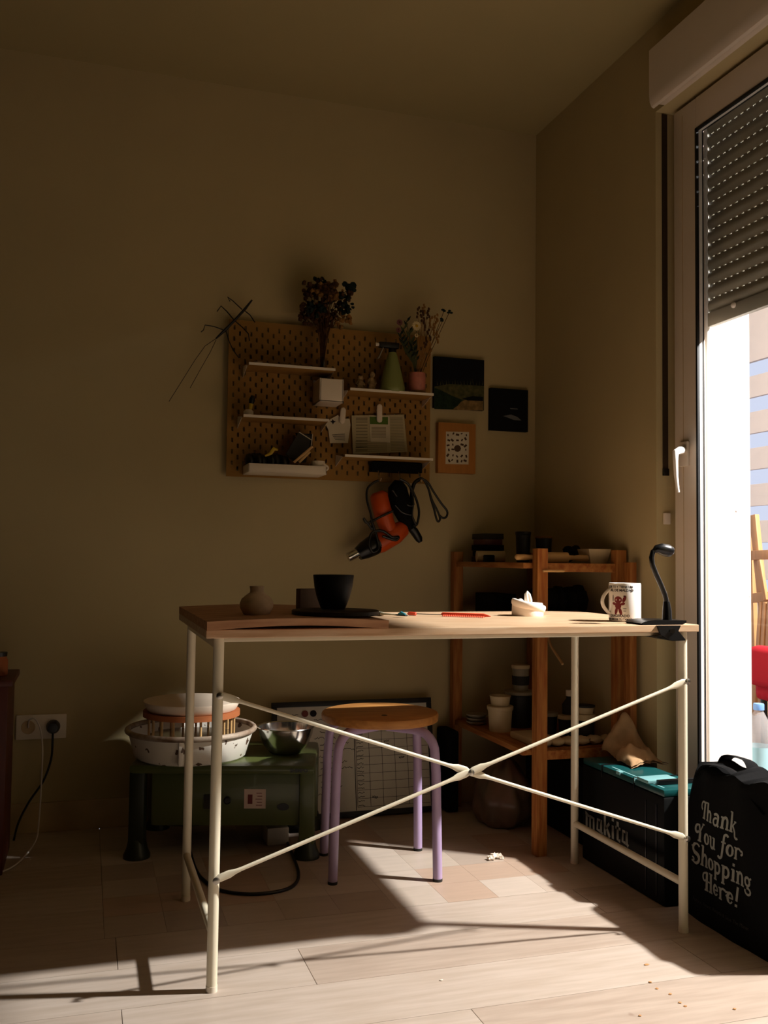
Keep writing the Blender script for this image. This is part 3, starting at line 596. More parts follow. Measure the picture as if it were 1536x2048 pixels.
# top shelf
rp = thing('rolling_pin', 'pale wooden rolling pin lying on the top shelf behind the front post', 'rolling pin', (-.235, -.60, ZS))
pa, pb = Vector((-.367, -.597, ZS+.0175)), Vector((-.105, -.597, ZS+.0175)); dd = pb-pa
Q = lambda t: pa+dd*t
obj('roller', MB().tube([Q(.27), Q(.275), Q(.70), Q(.705)], [.015, .0175, .0175, .015], 24), 'rolling', rp)
for s_ in ((.0, .02, .12, .2, .27), (1., .98, .88, .8, .70)): obj('handle', MB().tube([Q(t) for t in s_], [.005, .0095, .010, .0075, .008], 16), 'rolling', rp, smooth=60)
b = MB(); c = Vector((-.072, -.575, ZS)); 
for z_, hx, hy in ((0, .03, .03), (.047, .041, .038)): b.v += [c+Vector((sx*hx, sy*hy, z_)) for sx, sy in ((-1, -1), (1, -1), (1, 1), (-1, 1))]
b.v += [c+Vector((sx*.038, sy*.035, .047)) for sx, sy in ((-1, -1), (1, -1), (1, 1), (-1, 1))]+[c+Vector((sx*.028, sy*.028, .004)) for sx, sy in ((-1, -1), (1, -1), (1, 1), (-1, 1))]
b.f = [(0, 3, 2, 1)]+[(i, (i+1) % 4, (i+1) % 4+4, i+4) for i in range(4)]+[(i+4, (i+1) % 4+4, (i+1) % 4+8, i+8) for i in range(4)]+[(i+8, (i+1) % 4+8, (i+1) % 4+12, i+12) for i in range(4)]+[(12, 13, 14, 15)]
tag(obj('tapered_tub', b, 'tubw', loc=c), 'cream tapered plastic tub at the right end of the top shelf', 'tub')
tag(obj('rolled_paper', MB().tube([(-.33, -.2, ZS+.02), (-.23, -.22, ZS+.02)], .02, 18), 'tubw', smooth=50, loc=(-.33, -.2, ZS)), 'cream roll with dark marks lying at the left of the top shelf', 'roll')
tag(obj('dark_tin', MB().lathe((-.335, -.32, ZS), [(.02, 0), (.02, .022), (.017, .025), (0, .025)], 20), 'dark', loc=(-.335, -.32, ZS)), 'dark low tin at the left front of the top shelf', 'tin')
for i, (w_, m_) in enumerate(((.05, 'cabred'), (.045, 'dark'), (.05, 'dark'), (.042, 'cabred'), (.048, 'dgrey'))):
    o = obj('book', MB().box((-.245-w_/1.2, -.16, ZS+i*.021), (-.245+w_/1.2, -.05, ZS+.0205+i*.021), bev=.002), m_, loc=(-.245, -.1, ZS+i*.021))
    tag(o, ['dark red book at the bottom of the stack on the top shelf', 'dark book second from the bottom of the stack on the top shelf', 'dark book in the middle of the stack on the top shelf', 'red brown book second from the top of the stack on the top shelf', 'grey book on top of the stack on the top shelf'][i], 'book', 'stack of books on the top shelf')
tub('dark_canister', -.205, -.32, ZS, .026, .10, 'tubd', 'tall black canister behind the rolling pin on the top shelf', 'canister', .008, 'black')
tub('dark_jar', -.145, -.36, ZS, .028, .085, 'tubd', 'wide black jar with dull gold lid on the top shelf', 'jar', .007, 'straw')
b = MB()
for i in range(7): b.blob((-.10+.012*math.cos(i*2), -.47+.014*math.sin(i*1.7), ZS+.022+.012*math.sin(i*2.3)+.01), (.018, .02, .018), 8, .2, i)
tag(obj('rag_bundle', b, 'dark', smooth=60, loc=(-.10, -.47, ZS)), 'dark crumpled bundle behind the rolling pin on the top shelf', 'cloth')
# middle shelf: dark crumpled things seen just above the desk
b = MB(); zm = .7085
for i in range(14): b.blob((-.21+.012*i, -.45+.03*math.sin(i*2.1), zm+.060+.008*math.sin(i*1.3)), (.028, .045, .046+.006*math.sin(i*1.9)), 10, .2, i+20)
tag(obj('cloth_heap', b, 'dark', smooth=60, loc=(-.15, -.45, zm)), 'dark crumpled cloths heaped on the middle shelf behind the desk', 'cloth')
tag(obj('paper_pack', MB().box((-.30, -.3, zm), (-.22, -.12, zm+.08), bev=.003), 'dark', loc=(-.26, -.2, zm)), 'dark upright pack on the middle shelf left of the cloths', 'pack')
# lower shelf
zl = .318
for i in range(3): tag(obj('shallow_dish', MB().lathe((-.312, -.17, zl+i*.0125), [(.026, 0), (.038, .009), (.0385, .012), (.036, .012), (.025, .002), (0, .0015)], 28), 'lid', smooth=50, loc=(-.312, -.17, zl+i*.0125)), ['cream dish at the bottom of the little stack on the lower shelf', 'cream dish in the middle of the little stack on the lower shelf', 'cream dish on top of the little stack on the lower shelf'][i], 'dish', 'stack of small dishes on the lower shelf')
tub('cream_tub', -.287, -.315, zl, .042, .075, 'tubw', 'cream tub at the left of the lower shelf with a smaller tub in it', 'tub', .012, 'tubw')
tub('small_tub', -.287, -.315, zl+.088, .036, .033, 'tubw', 'small cream tub stacked on the larger cream tub', 'tub')
tub('dark_bucket', -.182, -.25, zl, .05, .115, 'tubd', 'black bucket with grey lid on the lower shelf', 'bucket', .012, 'lid')
pj = tub('paint_pot', -.178, -.25, zl+.1275, .030, .078, 'lid', 'pale grey labelled pot stacked on the black bucket', 'pot', .012, 'tubw')
obj('pot_label', MB().lathe((-.178, -.25, zl+.1275), [(.0298, .02), (.0308, .052), (.0304, .052), (.0294, .02), (.0298, .02)], 28), 'dgrey', pj, smooth=60)
tub('side_jar', -.14, -.40, zl, .025, .06, 'tubd', 'small dark jar beside the front post on the lower shelf', 'jar', .012, 'lid')
tub('round_jar', -.10, -.44, zl, .026, .055, 'dgrey', 'small grey jar behind the desk leg on the lower shelf', 'jar', .012, 'tubw')
b = MB().box((-.305, -.60, zl), (-.205, -.43, zl+.022), bev=.007); tag(obj('cream_packet', b, 'tubw', smooth=50, loc=(-.25, -.5, zl)), 'cream packet lying flat at the front of the lower shelf', 'packet')
b = MB()
for i in range(6): b.blob((-.265+.045*i, -.60, zl+.014), (.028, .03, .014), 10, .15, i+60)
tag(obj('cream_cloth', b, 'tubw', smooth=60, loc=(-.2, -.6, zl)), 'crumpled cream cloth over the front edge of the lower shelf', 'cloth')
t = tub('round_paint_jar', -.09, -.635+.09, zl, .034, .07, 'dgrey', 'labelled jar with cream lid at the right end of the lower shelf', 'jar', .018, 'tubw')
tub('lidded_cup', -.088, -.545, zl+.0885, .030, .022, 'tubw', 'shallow cream pot stacked on the labelled jar', 'pot', .006, 'dgrey')
bt2 = thing('small_bottle', 'small dark bottle with white cap at the right of the lower shelf', 'bottle', (-.075, -.42, zl))
obj('body', MB().lathe((-.075, -.42, zl), [(.025, 0), (.026, .004), (.026, .10), (.012, .12), (.012, .128)], 24), 'dgrey', bt2, smooth=50); obj('cap', MB().lathe((-.075, -.42, zl+.128), [(.014, 0), (.014, .02), (0, .021)], 20), 'white', bt2)
# floor under the shelves
b = MB(); cc = Vector((-.275, -.30, 0))
n_ = 40; m_ = 18; vs = []; fs = []
for i in range(m_+1):
    v_ = i/m_
    for j in range(n_):
        t = 2*math.pi*j/n_; base_ = (math.sin(math.pi*min(1, .12+v_*.88))**.45)*(1-.25*v_)
        k_ = base_*(1+.06*math.sin(t*7+v_*3)+.04*math.sin(t*13+v_*9)+.05*math.sin(v_*14+t*2))
        vs.append(cc+Vector((.105*k_*math.cos(t)+.02*v_, .13*k_*math.sin(t), .004+.215*v_+.012*math.sin(t*3)*v_)))
fs = [(i*n_+j, i*n_+(j+1) % n_, (i+1)*n_+(j+1) % n_, (i+1)*n_+j) for i in range(m_) for j in range(n_)]+[tuple(range(n_))[::-1], tuple(m_*n_+j for j in range(n_))]
b.add(vs, fs)
tag(obj('clay_bag', b, 'film', smooth=70, loc=cc), 'translucent plastic bag of clay on the floor under the shelves', 'bag')
tag(obj('dark_case', MB().box((-.41, -.14, 0), (-.366, -.02, .29), bev=.01), 'blackm', loc=(-.39, -.08, 0)), 'narrow black case standing on the floor left of the shelving unit', 'case')
cr = tag(obj('storage_crate', MB().box((-.135, -.62, 0), (-.04, -.20, .25), bev=.01), 'blackm', loc=(-.1, -.4, 0)), 'black crate on the floor behind the front shelf post', 'crate')
# ================================================================== TOOLBOX, CLOTH, TOTE BAG
tx = -.195
tbx = thing('toolbox', 'dark toolbox with teal lid and pale lettering between the desk legs', 'toolbox', (-.12, -.93, 0))
obj('body', MB().box((tx, -1.145, 0), (-.05, -.715, .285), bev=.008), 'toolb', tbx)
obj('lid', MB().box((tx+.002, -1.143, .285), (-.052, -.717, .304), bev=.006), 'teal', tbx)
for y in (-.83, -1.0): obj('lid_seam', MB().box((tx-.001, y, .27), (-.05, y-.004, .3065)), 'black', tbx, smooth=0)
obj('latch', MB().box((tx-.002, -1.02, .304), (-.10, -1.075, .314), bev=.003), 'tealw', tbx); obj('latch', MB().box((tx+.02, -1.08, .304), (-.06, -1.095, .317), bev=.002), 'black', tbx)
obj('edge_wear', MB().box((tx-.0005, -.91, .296), (tx+.012, -.93, .306), bev=.001).box((tx-.0005, -1.0, .293), (tx+.02, -1.006, .3055)).box((tx+.015, -.86, .302), (tx+.02, -1.12, .3048)), 'tealw', tbx)
b = MB()
for y in (-1.06, -1.11): b.box((tx-.002, y, .02), (tx+.001, y-.004, .26))
obj('side_rib', b, 'black', tbx)
# stroke lettering
def arc(cx, cy, rx, ry, a0, a1, n=9): return [(cx+rx*math.cos(math.radians(a0+(a1-a0)*i/n)), cy+ry*math.sin(math.radians(a0+(a1-a0)*i/n))) for i in range(n+1)]
def stroke(mb, pts, w, place, th=.0006):
    # flat ribbon along a polyline with per-point width
    W_ = w if isinstance(w, list) else [w]*len(pts); n_ = len(pts); L_, R_ = [], []
    for i, p in enumerate(pts):
        a = pts[max(i-1, 0)]; c_ = pts[min(i+1, n_-1)]; dx, dy = c_[0]-a[0], c_[1]-a[1]; l = math.hypot(dx, dy) or 1
        nx, ny = -dy/l*W_[i]/2, dx/l*W_[i]/2; L_.append((p[0]+nx, p[1]+ny)); R_.append((p[0]-nx, p[1]-ny))
    for i in range(n_-1):
        q = [L_[i], L_[i+1], R_[i+1], R_[i]]
        mb.add([place(u, v, th) for u, v in q]+[place(u, v, 0) for u, v in q], [(0, 1, 2, 3), (0, 4, 5, 1), (2, 6, 7, 3)])
T_, t_ = .17, .075
serif = lambda x, y, w=.26: ([(x-w/2, y), (x+w/2, y)], t_)
G = {
 'T': (.62, [([(.36, 0), (.42, .92)], T_), serif(.36, .03, .3), (arc(.22, .70, .2, .24, 250, 90)+[(.45, .93), (.62, .98)], t_*1.4)]),
 'h': (.62, [([(.14, 0), (.14, 1)], T_*.9), serif(.1, .98, .2), serif(.14, .02), (arc(.32, .36, .16, .22, 170, 0)+[(.48, 0)], T_*.8), serif(.5, .02, .24)]),
 'a': (.58, [(arc(.24, .2, .17, .19, 60, 380), .11), (arc(.24, .44, .17, .15, 150, 0)+[(.41, .05), (.5, .0)], T_*.75)]),
 'n': (.62, [([(.14, 0), (.14, .56)], T_*.9), serif(.1, .55, .2), serif(.14, .02), (arc(.32, .36, .16, .22, 170, 0)+[(.48, 0)], T_*.8), serif(.5, .02, .24)]),
 'k': (.64, [([(.14, 0), (.14, 1)], T_*.9), serif(.1, .98, .2), serif(.14, .02), ([(.18, .25), (.48, .56)], t_), serif(.46, .56, .2), ([(.26, .34), (.44, .05)]+arc(.60, -.12, .14, .12, 170, 330), T_*.7)]),
 'Y': (.78, [(arc(.16, .62, .15, .2, 330, 100)+[(.3, .84), (.42, .5)], T_*.75), ([(.42, .5), (.66, .95)], t_), serif(.68, .95, .22), ([(.42, .5), (.42, 0)], T_), serif(.42, .02, .3)]),
 'o': (.56, [(arc(.27, .29, .2, .26, 0, 360, 16), [.17, .15, .11, .08, .08, .11, .15, .17, .17, .17, .15, .11, .08, .08, .11, .15, .17])]),
 'u': (.62, [([(.14, .56)]+arc(.3, .2, .16, .19, 180, 350)+[(.46, .56)], T_*.8), ([(.46, .56), (.46, 0)], T_*.8), serif(.1, .55, .2), serif(.42, .55, .2), serif(.5, .02, .2)]),
 'f': (.46, [(arc(.42, .84, .14, .14, 20, 170)+[(.26, .4), (.22, -.1)]+arc(.08, -.12, .14, .14, 0, -160), T_*.75), ([(.12, .56), (.44, .56)], t_)]),
 'r': (.58, [([(.14, 0), (.14, .56)], T_*.9), serif(.1, .55, .2), serif(.14, .02), (arc(.38, .38, .22, .2, 165, 40)+arc(.62, .44, .1, .1, 60, -120), t_*1.4)]),
 'S': (.78, [(arc(.42, .72, .26, .24, 30, 250)+arc(.40, .22, .28, .25, 80, -150), [.09]*4+[.15]*5+[.19]*4+[.15]*4+[.09]*3), (arc(.18, .12, .1, .1, -150, 120), .08), (arc(.02, .98, .2, .2, -90, 0), .06)]),
 'p': (.62, [([(.14, -.32), (.14, .56)], T_*.9), serif(.1, .55, .2), serif(.14, -.3), (arc(.3, .28, .2, .25, 140, -140), T_*.75)]),
 'i': (.34, [([(.16, 0), (.16, .56)], T_*.95), serif(.12, .55, .2), serif(.16, .02), ([(.16, .72), (.16, .86)], .15)]),
 'g': (.6, [(arc(.26, .34, .18, .2, 0, 360, 12), .12), (arc(.28, -.12, .22, .16, 110, -200), .11), ([(.42, .48), (.56, .56)], .09)]),
 'H': (.86, [(arc(.16, .66, .14, .2, 330, 90)+[(.34, .92)], .09), ([(.34, 0), (.34, .95)], T_), ([(.7, 0), (.7, .95)], T_), ([(.34, .48), (.7, .48)], t_), serif(.34, .02, .3), serif(.7, .02, .3), serif(.7, .94, .3)]),
 'e': (.54, [([(.1, .3), (.44, .3)]+arc(.27, .3, .17, .25, 0, 330, 12), [.07, .07]+[.09]*4+[.15]*5+[.08]*4)]),
 '!': (.34, [([(.14, .28), (.22, 1)], .14), ([(.12, .0), (.12, .13)], .15)]), ' ': (.2, [])}
def write(mb, txt, u, v, s, place, sp=.02):
    for ch in txt:
        w_, st_ = G[ch]
        for pts, ww in st_: stroke(mb, [(u+x*s, v+y*s) for x, y in pts], [q*s for q in ww] if isinstance(ww, list) else ww*s, place)
        u += (w_+sp)*s
    return u
# heavy slab letters for the toolbox
B2 = .17
GM = {'m': (1.0, [([(.02, .62), (.14, .62), (.14, 0)], B2), ([(.14, .54), (.46, .54), (.46, 0)], B2*.9), ([(.46, .54), (.78, .54), (.78, 0)], B2*.9)]),
 'a': (.66, [([(.44, .56), (.14, .56), (.1, .1), (.4, .08)], B2*.85), ([(.44, .62), (.44, .08), (.58, .0)], B2)]),
 'k': (.66, [([(.12, 1.0), (.12, 0)], B2), ([(.14, .28), (.5, .62)], B2*.8), ([(.26, .38), (.54, .0)], B2)]),
 'i': (.34, [([(.14, .6), (.14, 0)], B2), ([(.14, .78), (.14, .92)], B2)]),
 't': (.5, [([(.2, .86), (.2, .08), (.42, .06)], B2), ([(.02, .58), (.44, .58)], B2*.7)])}
b = MB(); plx = lambda X: (lambda u, v, t: Vector((X-t, -u, v)))
u = .737; s_ = .064
for ch in 'makita':
    w_, st_ = GM[ch]
    for pts, ww in st_: stroke(b, [(u+x*s_, .103+y*s_+(u-.737)*.03) for x, y in pts], ww*s_, plx(tx-.0005))
    u += w_*s_
obj('lettering', b, 'print', tbx, smooth=0)
# beige cloth on the toolbox
from mathutils import noise
b = MB(); n1, n2 = 44, 26; vs = []; fs = []
for i in range(n1+1):
    for j in range(n2+1):
        u_, v_ = i/n1, j/n2; y = -.70-.19*u_; x = -.128+.115*v_
        hgt = (.085*math.exp(-((u_-.32)/.22)**2)+.035*math.exp(-((u_-.72)/.14)**2)+.008)*math.sin(math.pi*min(1, v_*.97+.03))**.6
        q = Vector((x*22, y*22, 3)); hgt *= 1+.55*noise.noise(q)+.3*abs(noise.noise(q*2.3)); hgt += .012*abs(noise.noise(q*1.7+Vector((5, 1, 0))))
        vs.append((x+.02*noise.noise(q*.8), y+.02*noise.noise(q*.9+Vector((9, 0, 0))), .3065+max(hgt, .001)))
for i in range(n1):
    for j in range(n2): a = i*(n2+1)+j; fs.append((a, a+1, a+n2+2, a+n2+1))
b.add(vs, fs); b.add([(v.x, v.y, max(v.z-.006, .3045)) for v in list(b.v)], [tuple(reversed(f)) for f in fs])
tag(obj('beige_cloth', b, 'rag', smooth=80, loc=(-.07, -.86, .305)), 'crumpled beige cloth lying on top of the toolbox by the wall', 'cloth')
# tote bag
tt = thing('tote_bag', 'black fabric shopping bag with pale ornate lettering standing by the glass door', 'bag', (-.11, -1.45, 0))
BX = -.165; vs = []; fs = []; ny, nz = 40, 22
topz = lambda y: .357-.03*math.sin((y+1.15)*4.2)-.02*(y < -1.5)+.006*math.sin(y*55)
def bagpt(u_, v_, side):
    y = -1.165-.41*u_; zt_ = topz(y); z = zt_*v_
    bulge = max(math.sin(math.pi*u_), 0)**.13; 
    xf = BX+.012*(1-v_)**2*0+.05*(1-bulge)+.0035*math.sin(u_*21+v_*6)*(.3+v_)+.03*v_**3; xb = -.048-.05*(1-bulge)-.0*v_
    if side == 0: return (xf, y, z)
    return (xb, y, z*(1.0+.07*(1-u_)))
for side in (0, 1):
    for i in range(ny+1):
        for j in range(nz+1): vs.append(bagpt(i/ny, j/nz, side))
K = (ny+1)*(nz+1)
for i in range(ny):
    for j in range(nz):
        a = i*(nz+1)+j; q = (a, a+1, a+nz+2, a+nz+1); fs.append(q); fs.append(tuple(K+v for v in reversed(q)))
for i in range(ny): a = i*(nz+1); fs.append((a, a+nz+1, K+a+nz+1, K+a)); a += nz; fs.append((a, K+a, K+a+nz+1, a+nz+1))
for j in range(nz): fs.append((j, K+j, K+j+1, j+1)); a = ny*(nz+1)+j; fs.append((a, a+1, K+a+1, K+a))
b = MB(); b.add(vs, fs); obj('bag_body', b, 'cloth', tt, smooth=70)
def strap(pts, w=.014): return MB().tube(smoothp([Vector(p) for p in pts], 6), [(.0025, w)]*((len(pts)-1)*6+1), 8, flat=(1, 0, 0))
obj('strap', strap([(-.12, -1.19, .345), (-.115, -1.22, .382), (-.11, -1.30, .388), (-.115, -1.36, .365), (-.13, -1.42, .345), (-.135, -1.47, .32)]), 'cloth', tt, smooth=60)
obj('strap', strap([(-.06, -1.20, .35), (-.05, -1.215, .398), (-.045, -1.27, .405), (-.05, -1.31, .398), (-.06, -1.34, .36)], .02), 'cloth', tt, smooth=60)
b = MB()
lay = [('Th', 1.238, .256, .044), ('ank', 1.297, .254, .047), ('You', 1.222, .197, .047), ('for', 1.329, .196, .047), ('Shopping', 1.212, .142, .0485), ('Here!', 1.262, .086, .048)]
def bagplace(u, v, t):
    y = -u; uu = min(max((-1.165-y)/.41, 0), 1); zt_ = topz(y); p = bagpt(uu, min(max(v/zt_, 0), 1), 0); return Vector((p[0]-.0006-t, y, v))
for txt, u, v, s_ in lay: write(b, txt, u, v, s_, bagplace)
obj('lettering', b, 'print', tt, smooth=0)
b = text_mb('Reduce, Reuse, Recycle & Save The Planet', .0125, lambda co: bagplace(1.222+co.x, .046+co.y, .0003+co.z), align='LEFT'); obj('small_print', b, 'dgrey', tt, smooth=0)
# ================================================================== PEGBOARD WALL
PX0, PX1, PZ0, PZ1, PF, PBK = -1.208, -.450, 1.189, 1.745, -.030, -.0255
pgb = thing('pegboard', 'brown hardboard pegboard full of small slots on the back wall', 'pegboard', (-.83, 0, 1.189))
xs_ = sorted({PX0, PX1} | {round(PX0+.019+.02*i+d_, 5) for i in range(37) for d_ in (-.0033, .0033)}); cols = [PX0+.019+.02*i for i in range(37)]
zs_ = sorted({PZ0, PZ1} | {round(PZ1-.028-.02*j+d_, 5) for j in range(26) for d_ in (-.0078, .0078)})
def ishole(x, z):
    i = round((x-PX0-.019)/.02); j = round((PZ1-.028-z)/.02)
    return 0 <= i < 37 and 0 <= j < 26 and (i+j) % 2 == 0 and abs(x-PX0-.019-.02*i) < .0034 and abs(PZ1-.028-.02*j-z) < .0079
b = MB(); nx_, nz_ = len(xs_), len(zs_)
for d_ in (PF, PBK):
    for x in xs_:
        for z in zs_: b.v.append(Vector((x, d_, z)))
K = nx_*nz_; id_ = lambda i, j, s: s*K+i*nz_+j
solid = {}
for i in range(nx_-1):
    for j in range(nz_-1): solid[i, j] = not ishole((xs_[i]+xs_[i+1])/2, (zs_[j]+zs_[j+1])/2)
for (i, j), s_ in solid.items():
    if s_:
        b.f.append((id_(i, j, 0), id_(i+1, j, 0), id_(i+1, j+1, 0), id_(i, j+1, 0))); b.f.append((id_(i, j, 1), id_(i, j+1, 1), id_(i+1, j+1, 1), id_(i+1, j, 1)))
        for di, dj, p, q in ((-1, 0, (i, j), (i, j+1)), (1, 0, (i+1, j), (i+1, j+1)), (0, -1, (i, j), (i+1, j)), (0, 1, (i, j+1), (i+1, j+1))):
            if not solid.get((i+di, j+dj), False): b.f.append((id_(*p, 0), id_(*q, 0), id_(*q, 1), id_(*p, 1)))
obj('panel', b, 'peg', pgb, smooth=0)
for x in (PX0+.04, PX1-.04):
    for z in (PZ0+.04, PZ1-.04): obj('spacer', MB().tube([(x, 0, z), (x, PBK, z)], .012, 14), 'black', pgb)
SY = -.155
def wshelf(xa, xb, za, label):
    t = thing('wall_shelf', label, 'shelf', ((xa+xb)/2, PF, za))
    obj('tray', MB().box((xa, PF-.001, za-.006), (xb, SY, za-.001), bev=.001), 'peg', t); obj('lip', MB().box((xa, SY-.001, za-.007), (xb, SY-.0025, za+.002)), 'wmetal', t)
    for x in (xa-.0015, xb+.0005): obj('bracket', MB().prism([(x, PF-.001, za-.03), (x, PF-.001, za+.012), (x, SY+.03, za-.001), (x, SY+.03, za-.006)], (.0012, 0, 0)), 'wmetal', t)
    return t
wshelf(-1.156, -.852, 1.569, 'white metal shelf on the pegboard carrying the tall dried bouquet')
wshelf(-1.171, -.872, 1.389, 'white metal shelf on the pegboard with the yellow banded brush pot')
wshelf(-.797, -.484, 1.505, 'white metal shelf on the pegboard with spray bottle and pink vase')
wshelf(-.813, -.484, 1.269, 'lowest white metal shelf on the pegboard above the hanging tools')
wt = thing('white_tray', 'deep white plastic tray with cup and notebooks at the pegboard bottom', 'tray', (-1.01, PF, 1.2))
a, b_ = Vector((-1.15, -.155, 1.196)), Vector((-.878, -.033, 1.226))
obj('floor_panel', MB().box((a.x, a.y, a.z), (b_.x, b_.y, a.z+.003), bev=.001), 'white', wt)
for q in (((a.x, a.y, a.z), (b_.x, a.y+.004, b_.z)), ((a.x, b_.y-.004, a.z), (b_.x, b_.y, b_.z)), ((a.x, a.y, a.z), (a.x+.004, b_.y, b_.z)), ((b_.x-.004, a.y, a.z), (b_.x, b_.y, b_.z))): obj('side', MB().box(*q, bev=.0015), 'white', wt)
hc = thing('white_container', 'white square plastic container hung on the pegboard', 'container', (-.86, PF, 1.456))
x0_, x1_, z0_, z1_ = -.903, -.817, 1.455, 1.537
obj('body', MB().box((x0_, -.14, z0_), (x1_, -.135, z1_), bev=.002).box((x0_, -.14, z0_), (x0_+.004, -.034, z1_)).box((x1_-.004, -.14, z0_), (x1_, -.034, z1_)).box((x0_, -.14, z0_), (x1_, -.034, z0_+.004)).box((x0_, -.037, z0_), (x1_, -.033, z1_+.01)), 'white', hc)
for (xa, za, xb, zb2, lab) in ((687, 815, 684, 848, 'white pegboard clip holding the small notes'), (759, 808, 759, 845, 'white pegboard clip holding the newspaper')):
    p, q = at(xa, za, -.052), at(xb, zb2, -.052); dd = (q-p).normalized()*.008
    t = thing('paper_clip', lab, 'clip', (p.x, PF, q.z)); obj('lever', MB().tube([p, p+dd*.3, p+dd, q-dd, q-dd*.3, q], [(.002, .002), (.0028, .008), (.0035, .0105), (.0035, .0105), (.0028, .008), (.002, .002)], 12, flat=(1, 0, 0)), 'white', t, smooth=60)
    obj('peg', MB().tube([(p.x, -.05, p.z-.02), (p.x, PF-.0005, p.z-.02)], .006, 10), 'white', t)
def card(name, px, Y, m_, label, cat, th=.0012):
    ps = [at(x, y, Y) for x, y in px]; o = obj(name, MB().prism(ps, (0, th, 0)), m_, smooth=0, loc=ps[0]); return tag(o, label, cat)
np_ = card('newspaper', ((703, 831), (808, 829), (815, 904), (706, 908)), -.040, 'paper', 'cream newspaper sheet clipped to the pegboard', 'newspaper')
b = MB()
def line(b, x0, y0, x1, y1, Y, h=1.2): b.prism([at(x0, y0-h, Y), at(x1, y1-h, Y), at(x1, y1+h, Y), at(x0, y0+h, Y)], (0, .0003, 0))
for i in range(11): line(b, 712, 838+i*6.2, 735, 838+i*6.2, -.0404, 1.3 if i else 3)
for i in range(22): line(b, 780+i*.1, 836+i*3.1, 805+i*.25, 836+i*3.05, -.0404, .6)
for i in range(6): line(b, 711, 883+i*4, 774, 882+i*4, -.0404, .7)
obj('newsprint_columns', b, 'txt', np_, smooth=0)
cp = card('leaflet', ((738, 831), (779, 832), (780, 885), (741, 883)), -.0425, 'papw', 'folded leaflet with green header clipped over the newspaper', 'leaflet')
obj('green_header', MB().prism([at(739, 833, -.0428), at(776, 834, -.0428), at(776, 849, -.0428), at(740, 848, -.0428)], (0, .0003, 0)), 'papg', cp, smooth=0)
b = MB(); [line(b, 743, 855+i*2.4, 772, 855+i*2.4, -.0429, .6) for i in range(9)]; obj('leaflet_text', b, 'txt', cp, smooth=0)
nt_ = card('paper_notes', ((661, 838), (676, 830), (682, 838), (699, 837), (701, 850), (696, 886), (660, 886), (657, 860), (651, 848)), -.0425, 'papw', 'small white paper notes clipped to the pegboard left of the newspaper', 'notes')
b = MB()
for i in range(4): line(b, 664+i*2, 870+i*3, 690, 868+i*4, -.0429, .5)
b.prism([at(x, y, -.0429) for x, y in ((665, 838), (668, 842), (672, 843), (668, 845), (666, 849), (664, 845), (660, 843), (664, 842))], (0, .0003, 0)); obj('note_marks', b, 'ink', nt_, smooth=0)
# black rack with hooks below the shelf
hr = thing('hook_rack', 'black metal hook rack under the lowest white shelf', 'rack', (-.6, PF, 1.22))
ra, rb_ = at(742, 921, -.06), at(842, 947, -.06)
obj('bar', MB().box((ra.x, -.032, rb_.z), (rb_.x, -.075, ra.z-.004), bev=.004), 'blackm', hr)
hx = [at(x, 950, -.08).x for x in (757, 798, 838)]
for x in hx: obj('hook', MB().tube(smoothp([Vector(p) for p in ((x, -.076, rb_.z+.002), (x, -.08, rb_.z-.015), (x+.002, -.085, rb_.z-.032), (x+.003, -.098, rb_.z-.036), (x+.003, -.104, rb_.z-.026))]), .0016, 8), 'hook', hr, smooth=70)
# heat gun
YH = -.100
D = lambda x, y, dy=0: at(x, y, YH+dy)
hg = thing('heat_gun', 'orange heat gun with black nozzle hanging from the left rack hook', 'heat gun', D(757, 985))
obj('handle', MB().tube([D(755, 984), D(757, 990), D(764, 1020), D(772, 1046), D(780, 1064)], [.020, .033, .034, .031, .030], 20), 'orange', hg, smooth=60)
obj('barrel', MB().tube([D(811, 1051), D(806, 1056), D(790, 1068), D(760, 1086), D(748, 1092)], [.016, .030, .037, .037, .032], 24), 'orange', hg, smooth=60)
obj('shroud', MB().tube([D(756, 1086), D(744, 1092), D(728, 1101), D(716, 1108)], [.036, .037, .032, .024], 24), 'black', hg, smooth=50)
obj('nozzle', MB().tube([D(718, 1104), D(700, 1113), D(696, 1115)], [.017, .017, .016], 24), 'steel', hg, smooth=40)
cord = [(757, 961), (746, 966), (735, 978), (734, 1000), (742, 1030), (745, 1058), (738, 1050), (727, 1036), (735, 1046), (760, 1034), (786, 1022)]
obj('cord', MB().tube(smoothp([D(x, y, -.042) for x, y in cord]), .0042, 8), 'black', hg, smooth=70)
cord = [(742, 1040), (750, 1062), (755, 1080), (757, 1098), (745, 1104), (738, 1085), (745, 1065), (765, 1062), (785, 1075), (797, 1074), (790, 1080), (765, 1072)]
obj('cord', MB().tube(smoothp([D(x, y, -.044) for x, y in cord]), .005, 8), 'black', hg, smooth=70)
